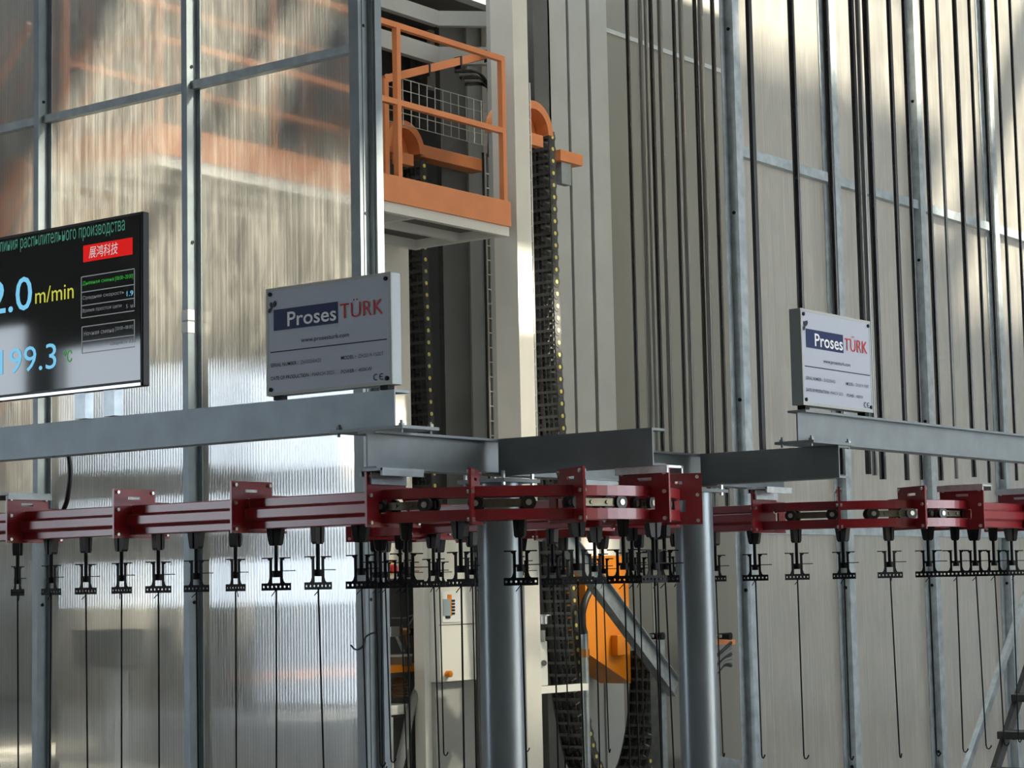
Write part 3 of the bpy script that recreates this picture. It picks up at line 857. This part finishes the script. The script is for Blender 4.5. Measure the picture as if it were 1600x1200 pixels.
for i, (px, w, m) in enumerate(far_tubes):
    tube_thing(px, 150, 7.25 + (0.04 if i % 2 else 0), E+0.47+random.uniform(-.02, .02), w*1.35, m, f"long vertical tube before the beige wall, {ORD[i]} from the left", 'round', 'profiles hanging before the beige wall')
for (yy, x0, x1, lab) in ((YT+0.03, 6.5, 14.5, 'overhead carrier rail above the right row of tubes'), (7.28, 10.2, 14.2, 'overhead carrier rail above the tubes by the beige wall')):
    c = thing('carrier_rail', (x0, yy, 7.72), lab, 'rail')
    MB().box((x0, yy-0.03, 7.70), (x1, yy+0.03, 7.80)).build('bar', 'red_paint', c)
    for x in (x0+0.3, (x0+x1)/2, x1-0.3):
        MB().cyl((x, yy, 7.80), (x, yy, HZ), 0.012, 8).build('suspension_rod', 'galvanised', c)

# ================================================================== ORANGE PLATFORM
PX0, PX1, PY0, PY1 = 8.34, 11.80, 8.89, 9.78
ZP = onY(597, 313, PY0).z                     # underside of the orange toe board
pf = thing('access_platform', (PX0, PY0, ZP-0.1), 'orange railed access platform on a pale frame, above and behind the left partition', 'platform')
for (a, b) in (((PX0, PY0-0.02, ZP), (PX1, PY0, ZP+0.185)), ((PX0-0.02, PY0-0.02, ZP), (PX0, PY1, ZP+0.185)), ((PX0, PY1, ZP), (PX1, PY1+0.02, ZP+0.185))):
    MB().box(a, b).build('toe_board', 'orange_paint', pf)
MB().box((PX0, PY0, ZP-0.07), (PX1, PY0+0.05, ZP)).build('frame_beam', 'white_paint', pf)
MB().box((PX0, PY1-0.05, ZP-0.07), (PX1, PY1, ZP)).build('frame_beam', 'white_paint', pf)
MB().box((PX0, PY0+0.05, ZP-0.07), (PX0+0.05, PY1-0.05, ZP)).build('frame_beam', 'white_paint', pf)
for x in (9.2, 10.05, 10.75, PX1-0.05):
    MB().box((x, PY0+0.05, ZP-0.065), (x+0.05, PY1-0.05, ZP)).build('cross_beam', 'white_paint', pf)
MB().box((PX0+0.05, PY0+0.42, ZP-0.06), (PX1-0.05, PY0+0.47, ZP)).build('cross_beam', 'white_paint', pf)
MB().box((PX0, PY0, ZP), (PX1, PY1, ZP+0.012)).build('deck', 'booth_dark', pf)  # dark deck colour stands in for shade in the underside recesses
RW = 0.042
zmid, ztop = ZP + 0.71, ZP + 1.25
def post_at(x, y):
    MB().box((x-RW/2, y-RW/2, ZP+0.01), (x+RW/2, y+RW/2, ztop)).build('railing_post', 'orange_paint', pf)
fx = [PX0+0.02, 9.35, onY(624, 150, PY0).x, PX1-0.03]
for x in fx: post_at(x, PY0+0.02)
for y in (PY1-0.03,): post_at(PX0+0.02, y)
for z in (zmid, ztop):
    MB().box((PX0, PY0, z-0.02), (PX1-0.01, PY0+0.04, z+0.02)).build('rail', 'orange_paint', pf)
    MB().box((PX0, PY0, z-0.02), (PX0+0.04, PY1, z+0.02)).build('rail', 'orange_paint', pf)
    MB().box((PX0, PY1-0.04, z-0.02), (10.9, PY1, z+0.02)).build('rail', 'orange_paint', pf)
# stairs seen through the far left sheets
st = thing('access_stairs', (8.3, 10.0, 0), 'orange stair stringers blurred behind the leftmost translucent sheet', 'stairs')
for dx in (0.0, 0.7):
    MB().bar((8.2+dx, 9.9, ZP+0.05), (8.2+dx, 12.6, 1.2), 0.05, 0.16).build('stringer', 'orange_paint', st)
    MB().bar((8.2+dx, 9.9, ZP+0.95), (8.2+dx, 12.6, 2.1), 0.04, 0.04).build('handrail', 'orange_paint', st)
for k in range(11):
    f = (k+0.5)/11; y = 9.9+2.7*f; z = ZP+0.05+(1.2-ZP-0.05)*f
    MB().box((8.22, y-0.1, z-0.015), (8.88, y+0.1, z+0.015)).build('tread', 'booth_grey', st)

# pale corner post of the spray booth
bo = thing('spray_booth', (PX1, PY0, 0), 'grey sheet-metal spray booth with pale corner post behind the columns', 'booth')
px0 = onY(812, 560, PY0-0.01).x; px1 = onY(835, 560, PY0-0.01).x
MB().box((px0, PY0-0.01, 0), (px1, PY0+0.20, 7.5)).build('corner_post', 'booth_light', bo)
# left pale post under the platform
MB().box((onY(603, 560, 9.9).x, 9.9, onY(620, 822, 9.9).z), (onY(641, 560, 9.9).x, 10.0, ZP+0.0)).build('door_post', 'booth_light', bo)
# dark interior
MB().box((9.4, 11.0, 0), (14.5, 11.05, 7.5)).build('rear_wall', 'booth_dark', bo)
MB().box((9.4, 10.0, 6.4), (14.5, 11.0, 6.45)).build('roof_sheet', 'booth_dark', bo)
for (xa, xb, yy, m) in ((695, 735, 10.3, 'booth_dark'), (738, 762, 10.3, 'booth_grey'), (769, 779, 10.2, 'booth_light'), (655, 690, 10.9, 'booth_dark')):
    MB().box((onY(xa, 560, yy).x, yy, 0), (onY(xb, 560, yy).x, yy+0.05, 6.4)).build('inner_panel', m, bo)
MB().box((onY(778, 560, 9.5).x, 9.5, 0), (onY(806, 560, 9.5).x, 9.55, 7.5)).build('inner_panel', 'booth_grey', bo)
# ribbed outer skin
YS = 9.6
xs = [840, 863, 893, 925, 955]
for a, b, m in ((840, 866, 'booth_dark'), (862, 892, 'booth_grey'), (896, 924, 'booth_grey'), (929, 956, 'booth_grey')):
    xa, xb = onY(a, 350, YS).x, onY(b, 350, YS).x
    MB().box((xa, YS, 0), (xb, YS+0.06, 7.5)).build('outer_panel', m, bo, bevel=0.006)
MB().box((onY(840, 350, YS+.05).x, YS+0.05, 0), (onY(955, 350, YS+.05).x, YS+0.09, 7.5)).build('seam_backing', 'seal_dark', bo)
# beige wall beyond
bw = tag(MB().box((onY(950, 350, 10.2).x, 10.2, 0), (19.5, 10.3, 7.9)).build('wall_beige', 'beige_wall'), 'beige sheet wall behind the far hanging tubes', kind='structure')
for px in (1005, 1062):
    x = onY(px, 350, 10.19).x; MB().box((x, 10.192, 0), (x+0.02, 10.2, 7.9)).build('seam', 'booth_grey', bw, origin=(0, 0, 0))
z = onY(980, 58, 10.19).z; MB().box((bw.data.vertices[0].co.x, 10.19, z-0.02), (19.5, 10.2, z+0.02)).build('seam', 'booth_grey', bw, origin=(0, 0, 0))

# ================================================================== DRAG CHAINS
def resample(pts, step):
    out = [pts[0].copy()]; need = step
    for a, b in zip(pts[:-1], pts[1:]):
        L = (b-a).length; d = (b-a).normalized(); pos = 0
        while L - pos >= need:
            pos += need; out.append(a + d*pos); need = step
        need -= (L - pos)
    return out
LINKS = {}
def drag_chain(pix, Yp, label, wid=0.27, step=0.093, th=0.062, group='black drag chains of the lifting units'):
    pts = resample(smooth([onY(a, b, Yp) for a, b in pix], 10), step)
    t = thing('drag_chain', tuple(pts[-1] if pts[-1].z < pts[0].z else pts[0]), label, 'cable chain', group)
    o = Vector(t.location)
    key = (wid, th)
    if key not in LINKS:
        sl_ = MB().obox((0, 0.006, 0), X*th/2*0.86, Y*0.006, Z*step*0.5).cyl((0, -0.003, 0), (0, 0.010, 0), th/2, 16).build('side_link', 'drag_plastic', t, origin=(0, 0, 0))
        pin = MB().cyl((0, -0.007, 0), (0, -0.002, 0), 0.0155, 14).build('pin_cap', 'pin_yellow', sl_, origin=(0, 0, 0))
        sb = MB().obox((0, wid-0.006, 0), X*th/2*0.86, Y*0.006, Z*step*0.5).build('side_link', 'drag_plastic', t, origin=(0, 0, 0))
        cb = MB().box((-th/2, 0.01, -0.011), (-th/2+0.010, wid-0.01, 0.011)).box((th/2-0.010, 0.01, -0.011), (th/2, wid-0.01, 0.011))
        for k, f in enumerate((0.2, 0.36, 0.5, 0.72)):
            cb.obox((0, wid*f, 0.012*((k % 2)*2-1)), X*(th/2-0.004), Y*0.0045, Z*step*0.42)
        bun = MB().obox((0.004, wid*0.66, 0), X*0.016, Y*wid*0.31, Z*step*0.52).build('cable_bundle', 'cable_black', t, origin=(0, 0, 0))
        cbo = cb.build('crossbar', 'drag_bar', t, origin=(0, 0, 0))
        LINKS[key] = (sl_, pin, sb, cbo, bun); fresh = True
    else: fresh = False
    A, P_, B, Cb, Bu = LINKS[key]
    for i in range(len(pts)-1):
        m = (pts[i]+pts[i+1])/2; d = pts[i+1]-pts[i]
        rot = (0, math.atan2(d.x, d.z), 0); loc = m - o
        if i == 0 and fresh:
            for ob in (A, B, Cb, Bu): ob.location = loc; ob.rotation_euler = rot
        else:
            a = spread(A, 'side_link', t, loc, rot); pp = spread(P_, 'pin_cap', a, (0, 0, 0))
            spread(B, 'side_link', t, loc, rot); spread(Cb, 'crossbar', t, loc, rot); spread(Bu, 'cable_bundle', t, loc, rot)
    return t
drag_chain([(862, 205), (864, 274), (869, 435), (875, 595), (881, 690), (889, 820), (897, 940), (904, 1030), (917, 1120), (936, 1196), (966, 1232), (996, 1226), (1014, 1195), (1027, 1130), (1032, 1060), (1032, 1012)], 9.0,
           'black drag chain with yellow pins hanging right of the pale corner post and looping below', th=0.085)
drag_chain([(662, 250), (664, 405), (668, 500), (671, 600), (676, 690), (680, 790)], 10.05,
           'black drag chain with yellow pins hanging under the orange platform', th=0.085)
def arch(px, py, Yp, r, label):
    c = onY(px, py, Yp)
    t = thing('chain_guide', tuple(c), label, 'chain guide', 'orange half-round chain guides')
    n = 20; mb = MB()
    for k in range(n):
        a0, a1 = math.pi*k/n, math.pi*(k+1)/n
        P = lambda a, q: c + X*math.cos(a)*q + Z*math.sin(a)*q
        mb.prism([P(a0, r*.74), P(a0, r), P(a1, r), P(a1, r*.74)], Y*0.30)
    mb.build('arch_band', 'orange_paint', t)
    mb = MB()
    pts = [c + X*math.cos(math.pi*k/n)*r*.76 + Z*math.sin(math.pi*k/n)*r*.76 for k in range(n+1)]
    mb.prism([p + Y*0.12 for p in pts], Y*0.01).build('back_plate', 'orange_paint', t)
    MB().box((c.x-r*.5, c.y-0.03, c.z-0.12), (c.x+r*.25, c.y+0.04, c.z-0.03)).build('bracket', 'orange_paint', t)
    return t
arch(836, 205, 8.98, 0.235, 'orange half-round chain guide right of the pale corner post')
arch(634, 235, 10.04, 0.235, 'orange half-round chain guide behind the platform railing')
def pbox(name, x0, x1, y0, y1, Yp, depth, m, parent=None, bevel=0.0, origin=None):
    a, b = onY((x0+x1)/2, y0, Yp), onY((x0+x1)/2, y1, Yp); ym = (y0+y1)/2
    xa, xb = onY(x0, ym, Yp).x, onY(x1, ym, Yp).x
    mb = MB().box((xa, Yp, b.z), (xb, Yp+depth, a.z))
    if parent is None:
        return mb.build(name, m, None, origin=((xa+xb)/2, Yp, b.z), bevel=bevel)
    return mb.build(name, m, parent, bevel=bevel)
def base(x, y, Yp): return tuple(onY(x, y, Yp))
# orange cantilever arms
t = thing('lifting_arm', base(885, 245, 9.3), 'orange box arm sticking out right of the drag chain', 'arm')
a = onY(868, 243, 9.35); b = onY(903, 243, 9.35)
MB().box((a.x, 9.3, a.z-0.045), (b.x, 9.42, a.z+0.045)).build('box_section', 'orange_paint', t, bevel=0.004)
MB().box((a.x+0.05, 9.33, a.z-0.22), (a.x+0.18, 9.39, a.z-0.045)).build('hanging_bracket', 'galvanised_dull', t)
t = thing('lifting_arm', base(640, 235, 10.2), 'orange box arm behind the platform railing', 'arm')
a = onY(655, 230, 10.1); b = onY(757, 265, 10.1)
MB().box((a.x, 10.10, a.z-0.07), (b.x, 10.24, a.z+0.03)).build('box_section', 'orange_paint', t, bevel=0.004)
# ring beams above
t = thing('ring_frame', base(597, 60, 10.6), 'grey faceted ring beams above the orange platform', 'frame')
for (y0, h) in ((30, 0.12), (88, 0.14)):
    p0, p1, p2 = onY(560, y0, 10.0), onY(683, y0, 10.0), onY(790, y0-18, 9.6)
    p2.z = p1.z; p0.z = p1.z
    MB().bar(p0, p1, 0.06, h).build('beam', 'booth_grey', t); MB().bar(p1, p2, 0.06, h).build('beam', 'booth_grey', t)
for px, w in ((672, 8), (690, 14), (715, 10), (728, 7)):
    q0 = onY(px, 30, 10.7); q1 = onY(px+w, 30, 10.7)
    MB().box((q0.x, 10.7, q0.z-0.6), (q1.x, 10.74, q0.z+0.5)).build('strut', 'booth_light', t)
# cable tray of wire mesh
def mesh_tray(p, q, h, n, m, label, name='wire_tray'):
    """upright wire grid between p and q"""
    p, q = Vector(p), Vector(q); t = thing(name, tuple(p), label, 'cable tray')
    for k in range(n+1):
        c = p + (q-p)*k/n; MB().cyl(c, c+Z*h, 0.0035, 6).build('cross_wire', m, t)
    for k in range(5):
        MB().cyl(p+Z*h*k/4, q+Z*h*k/4, 0.0035, 6).build('long_wire', m, t)
    return t
p0, p1 = onY(604, 188, 9.95), onY(775, 178, 9.95); p1.z = p0.z
mesh_tray(p0, p1, 0.36, 14, 'wire_zinc', 'galvanised wire mesh cable tray behind the platform railing')
t = thing('tray_beam', base(600, 125, 9.9), 'orange support beam with black cable ties above the wire tray', 'beam')
p0, p1 = onY(600, 124, 9.9), onY(776, 82, 9.6)
MB().bar(p0, p1, 0.05, 0.06).build('bar', 'orange_paint', t)
MB().bar(p0, p0-Z*0.75, 0.05, 0.05).build('drop_post', 'orange_paint', t)
for f in (0.07, 0.37, 0.65, 0.92):
    c = p0+(p1-p0)*f; MB().obox(c-Z*0.01, (p1-p0).normalized()*0.006, Z*0.05, Y*0.034).build('cable_tie', 'cable_black', t)
def vladder(px, y0, y1, Yp, w, label, step=0.115):
    a, b = onY(px, y0, Yp), onY(px, y1, Yp)
    x = onY(px, (y0+y1)/2, Yp).x
    t = thing('cable_ladder', (x, Yp, b.z), label, 'cable ladder', 'wire cable ladders')
    for sx in (-w/2, w/2): MB().cyl((x+sx, Yp, b.z), (x+sx, Yp, a.z), 0.006, 6).build('side_wire', 'wire_zinc', t)
    n = int((a.z-b.z)/step)
    for k in range(n): MB().cyl((x-w/2, Yp, b.z+k*step), (x+w/2, Yp, b.z+k*step), 0.006, 6).build('rung', 'wire_zinc', t)
    for k, dx in enumerate((-0.03, 0.0, 0.03)):
        MB().cyl((x+dx, Yp+0.03, b.z), (x+dx, Yp+0.03, a.z), 0.010, 8).build('cable', 'cable_grey' if k else 'cable_black', t)
vladder(768, 240, 750, 9.7, 0.09, 'wire cable ladder with cables left of the pale corner post')
vladder(829, 130, 690, 8.92, 0.07, 'narrow wire cable ladder against the right side of the pale corner post')
for i in range(5):
    pts = smooth([onY(712+4*i, 112+5*i, 9.8), onY(742+3*i, 112+5*i, 9.8), onY(760+2*i, 128+4*i, 9.75), onY(765+2*i, 165, 9.72), onY(764+2.5*i, 245, 9.7)], 6)
    tag(MB().tube(pts, 0.013, 8).build('bent_cable', 'cable_grey' if i % 2 else 'cable_black', origin=tuple(pts[-1])), f'cable bending down over the wire tray, {ORD[i]} from the outside', 'cable', 'cables bending over the tray')

# ================================================================== LOWER MACHINE AREA
YE = 9.86
t = thing('switch_cabinet', base(625, 905, YE), 'cream switch cabinet with a red rotary switch behind the left red track', 'cabinet')
pbox('body', 601, 664, 820, 904, YE, 0.12, 'booth_light', t, 0.004)
c = onY(609, 889, YE)
MB().cyl(c, c-Y*0.012, 0.048, 20).build('switch_plate', 'pin_yellow', t)
MB().cyl(c-Y*0.012, c-Y*0.05, 0.034, 16).build('rotary_switch', 'safety_red', t)
t = thing('tool_shelf', base(630, 1055, 9.9), 'orange shelf bar in the dark opening below the switch cabinet', 'shelf')
pbox('shelf_bar', 462, 661, 1043, 1055, 9.9, 0.30, 'orange_deep', t)
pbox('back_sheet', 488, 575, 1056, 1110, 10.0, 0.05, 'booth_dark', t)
t = thing('powder_drum', base(620, 1043, 10.0), 'brown drum standing on the orange shelf', 'drum')
c = onY(620, 1043, 10.0) + Z*0.012; MB().cyl(c, c+Z*0.07, 0.115, 24).build('drum_body', 'brown_bottle', t)
MB().cyl(c+Z*0.07, c+Z*0.085, 0.12, 24).build('lid', 'booth_grey', t)
t = thing('air_regulator', base(628, 1020, 9.95), 'silver air regulator with brass fitting above the orange shelf', 'regulator')
pbox('valve_body', 610, 625, 979, 995, 9.95, 0.09, 'zinc', t, 0.006)
c0, c1 = onY(625, 987, 9.98), onY(640, 987, 9.98)
MB().cyl(c0, c1, 0.03, 14).build('brass_fitting', 'copper', t)
pbox('black_knob', 641, 652, 981, 993, 9.95, 0.06, 'black_plastic', t, 0.006)
for (a, b) in (((619, 993), (630, 1018)), ((635, 993), (639, 1012))):
    MB().cyl(onY(*a, 9.97), onY(*b, 9.97), 0.012, 8).build('outlet_pipe', 'zinc' if a[0] == 619 else 'copper', t)
MB().tube(smooth([onY(612, 966, 10.0), onY(630, 966, 10.0), onY(646, 962, 10.0), onY(640, 975, 10.0)], 5), 0.006, 6).build('air_line', 'cable_grey', t)
t = thing('pleated_bellows', base(626, 1092, 10.0), 'brown ribbed bellows bottle hanging under the orange shelf', 'bellows')
c = onY(626, 1090, 10.0); top = onY(626, 1058, 10.0).z - c.z
for k in range(6):
    z0 = c.z + top*k/7; MB().cyl((c.x, c.y, z0), (c.x, c.y, z0+top/7*.55), 0.062, 20, 0.070).cyl((c.x, c.y, z0+top/7*.55), (c.x, c.y, z0+top/7), 0.070, 20, 0.062).build('pleat', 'brown_bottle', t)
MB().cyl((c.x, c.y, c.z+top*6/7), (c.x, c.y, c.z+top), 0.05, 16, 0.035).build('neck', 'brown_bottle', t)
t = thing('work_table', base(622, 1200, 9.85), 'white metal table corner at the bottom behind the left partition', 'table')
pbox('table_top', 505, 645, 1106, 1121, 9.85, 0.5, 'machine_white', t)
pbox('leg', 603, 615, 1121, 1215, 9.87, 0.06, 'machine_white', t); pbox('leg', 634, 642, 1121, 1215, 10.2, 0.06, 'booth_grey', t)
pbox('side_sheet', 616, 634, 1121, 1215, 9.95, 0.02, 'booth_dark', t)
hp = smooth([onY(664, 1058, 9.8), onY(652, 1080, 9.8), onY(641, 1112, 9.8), onY(634, 1150, 9.8), onY(622, 1205, 9.8), onY(616, 1240, 9.8)], 6)
tag(MB().tube(hp, 0.034, 12).build('suction_hose', 'hose_grey', origin=tuple(hp[-1])), 'thick grey hose curving down past the white table', 'hose')
for i, (x, y) in enumerate(((654, 1103), (650, 1110), (657, 1117))):
    c = onY(x, y, 9.9)
    tag(MB().cyl(c-X*0.05-Z*0.03, c+X*0.05+Z*0.04, 0.016, 10).cyl(c+X*0.05+Z*0.04, c+X*0.075+Z*0.06, 0.010, 8).build('hose_fitting', 'copper' if i != 1 else 'zinc', origin=tuple(c)),
        ['upper brass', 'middle silver', 'lower brass'][i] + ' hose fitting beside the thick grey hose', 'fitting', 'hose fittings')
t = thing('door_frame_post', base(671, 1200, 9.7), 'white upright post left of the control cabinet', 'post')
pbox('upright', 663, 681, 800, 1230, 9.7, 0.10, 'machine_white', t, 0.003)
pbox('seal_strip', 681, 684, 800, 1230, 9.72, 0.06, 'seal_dark', t)
t = thing('control_cabinet', base(712, 1065, 9.6), 'white control cabinet with small screen and orange knob left of the round column', 'cabinet')
pbox('body', 686, 742, 800, 1064, 9.6, 0.16, 'machine_white', t, 0.004)
pbox('control_panel', 691, 724, 925, 972, 9.594, 0.006, 'sign_white', t)
pbox('display', 693, 704, 936, 962, 9.589, 0.005, 'display_grey', t)
pbox('orange_strip', 700, 706, 929, 962, 9.590, 0.004, 'orange_deep', t)
for k in range(5):
    pbox('button', 706, 711, 937+5*k, 940+5*k, 9.588, 0.006, 'black_plastic', t)
pbox('button', 697, 704, 963, 966, 9.588, 0.006, 'black_plastic', t)
pbox('door_seam', 686, 742, 975, 976.2, 9.5985, 0.002, 'seal_dark', t)
c = onY(698, 1053, 9.6); MB().cyl(c, c-Y*0.04, 0.024, 16).build('knob', 'orange_deep', t); MB().cyl(onY(701, 1053, 9.599), onY(701, 1053, 9.58), 0.024, 16).build('knob_base', 'black_plastic', t)
pbox('lower_panel', 682, 742, 1065, 1240, 9.66, 0.06, 'booth_grey', t)
# right of the first column
t = thing('spray_gun_mount', base(850, 1070, 8.95), 'pale spray gun mount with a small nozzle beside the pale post', 'gun mount')
pbox('body', 841, 856, 1002, 1072, 9.05, 0.10, 'machine_white', t, 0.006)
c = onY(850, 975, 9.05); MB().cyl(c, c+Z*0.06, 0.03, 16).cyl(c+Z*0.06, c+Z*0.07, 0.055, 16).build('nozzle', 'zinc', t)
MB().cyl(onY(848, 1003, 9.05), onY(848, 985, 9.05), 0.02, 10).build('barrel', 'booth_grey', t)
MB().cyl(onY(850, 1036, 9.05), onY(850, 1036, 9.03), 0.022, 14).build('swivel', 'cable_grey', t)
t = thing('cross_rail', base(838, 1080, 8.9), 'white square bar crossing in front of the drag chain', 'rail')
a, b = onY(836, 1079, 8.92), onY(915, 1073, 8.92)
MB().bar(a, b, 0.05, 0.05).build('bar', 'machine_white', t)
t = thing('machine_pipe', base(913, 1200, 8.93), 'upright grey pipe beside the orange cover', 'pipe')
c0, c1 = onY(915, 1240, 8.95), onY(912, 985, 8.95); c0.x = c1.x
MB().cyl(c0, c1, 0.032, 18).build('pipe', 'galvanised', t); MB().cyl(c1-Z*0.2, c1-Z*0.14, 0.040, 18).build('sleeve', 'copper', t)
hp = smooth([onY(912, 990, 8.94), onY(909, 965, 8.94), onY(914, 940, 8.94), onY(923, 920, 8.96), onY(930, 895, 9.0)], 6)
tag(MB().tube(hp, 0.028, 10).build('black_hose', 'cable_black', origin=tuple(hp[0])), 'black hose bending up from the grey pipe by the orange cover', 'hose')
t = thing('machine_cover', base(945, 1050, 9.2), 'bright orange slanted machine cover between the two round columns', 'cover')
poly = [onY(906, 868, 9.25), onY(986, 868, 9.25), onY(986, 1068, 9.25), onY(924, 1025, 9.25), onY(917, 1021, 9.25)]
poly[0].x = poly[4].x; poly[1].x = poly[2].x
MB().prism(poly, Y*0.30).build('shell', 'orange_deep', t)
pbox('junction_box', 965, 985, 992, 1024, 9.19, 0.06, 'orange_deep', t, 0.006)
t = thing('machine_cabinet', base(955, 1200, 9.6), 'grey cabinet standing below the orange cover', 'cabinet')
pbox('panel', 922, 946, 1000, 1240, 9.62, 0.1, 'booth_grey', t); pbox('panel', 950, 976, 1000, 1240, 9.62, 0.1, 'booth_grey', t)
pbox('seam', 946, 950, 1000, 1240, 9.64, 0.05, 'seal_dark', t)
t = thing('diagonal_brace', base(1028, 1050, 8.8), 'grey steel channel brace slanting down right behind the red bend', 'brace')
a, b = onY(858, 812, 8.75), onY(1052, 1076, 8.75)
MB().bar(a, b, 0.05, 0.14, up=(0, 0, 1)).build('channel_web', 'galvanised', t)
d = (b-a).normalized(); nn = d.cross(Y).normalized()
for sg in (-1, 1): MB().obox((a+b)/2 + nn*sg*0.07 - Y*0.02, d*(b-a).length/2, Y*0.035, nn*0.004).build('channel_flange', 'galvanised', t)
u1, u2 = onY(1030, 1090, 8.80).x, onY(1041, 1090, 8.80).x
MB().box((u1, 8.80, 0), (u2, 8.88, onY(1035, 1000, 8.8).z)).build('upright', 'galvanised', t)
# gun bar and cable loops right of the second column
t = thing('gun_bar', base(1118, 1003, 9.8), 'orange gun bar with black nozzles and looping cables right of the right column', 'gun bar')
c0, c1 = onY(1092, 1003, 9.8), onY(1146, 1003, 9.8)
MB().bar(c0, c1, 0.04, 0.045).build('bar', 'orange_paint', t)
MB().box((c0.x-0.03, 9.78, 0), (c0.x+0.02, 9.82, c0.z-0.02)).build('stand', 'galvanised_dull', t)
for px in (1024, 1103, 1130):
    c = onY(px, 994, 9.76); MB().cyl(c-Y*0.08, c+Y*0.05, 0.034, 14, 0.026).build('nozzle', 'black_plastic', t)
    c2 = onY(px-6, 994, 9.74); MB().cyl(c2-Y*0.02, c2+Y*0.03, 0.014, 10).build('nozzle_tip', 'zinc', t)
MB().cyl(onY(1108, 1005, 9.8), onY(1106, 1022, 9.8), 0.014, 8).build('cable_clip', 'orange_paint', t)
for k in range(7):
    y = 1022+5*k
    pts = smooth([onY(1088, y-6+2*(k % 3), 9.78), onY(1100, y+6-(k % 2)*5, 9.76), onY(1116, y+4, 9.75), onY(1130, y-6-k, 9.76), onY(1142, y-18+k, 9.78)], 5)
    MB().tube(pts, 0.016, 8).build('cable', 'cable_grey' if k % 3 else 'cable_black', t)
t = thing('floor_channel', base(1120, 1190, 9.9), 'dull green-grey channel at the foot of the beige wall', 'channel')
a, b = onY(1085, 1183, 9.9), onY(1150, 1196, 9.9)
MB().bar(a, b, 0.08, 0.10).build('bar', 'galvanised_dull', t)
# step ladder at the right edge
t = thing('step_ladder', base(1560, 1200, 4.9), 'grey ladder with black treads in the lower right corner', 'ladder')
Yl = 4.9
a, b = onY(1492, 1250, Yl), onY(1625, 868, Yl)
MB().bar(a, b, 0.03, 0.045).build('handrail', 'galvanised', t)
Yk = Yl-0.12
a2, b2 = onY(1540, 1250, Yk), onY(1625, 985, Yk)
MB().bar(a2, b2, 0.03, 0.06).build('stringer', 'step_black', t)
for (px, py) in ((1582, 1090), (1560, 1148), (1540, 1207)):
    c = onY(px, py, Yk)
    MB().box((c.x, Yk-0.5, c.z-0.024), (c.x+0.16, Yk+0.01, c.z+0.018)).build('tread', 'step_black', t, bevel=0.004)
t = thing('equipment_box', tuple(onX(150, 1046, 8.0)), 'dark box blurred behind the second translucent sheet from the left', 'box')
q0, q1 = onX(183, 1044, 7.95), onX(121, 985, 7.95)
MB().box((7.95, q0.y, q0.z), (8.25, q1.y, q1.z)).build('body', 'booth_dark', t, bevel=0.01)
MB().box((8.05, (q0.y+q1.y)/2-0.04, 0), (8.15, (q0.y+q1.y)/2+0.04, q0.z)).build('stand', 'booth_grey', t)
# loose wire on the partition end post
pts = smooth([onX(548, 1008, 7.52), onX(556, 1015, 7.52), onX(566, 1010, 7.52), onX(571, 996, 7.52), onX(580, 990, 7.52), onX(591, 988, 7.52)], 6)
tag(MB().tube(pts, 0.0045, 6).build('loose_wire', 'cable_black', origin=tuple(pts[0])), 'loose black wire curling from the end post of the left partition', 'wire')
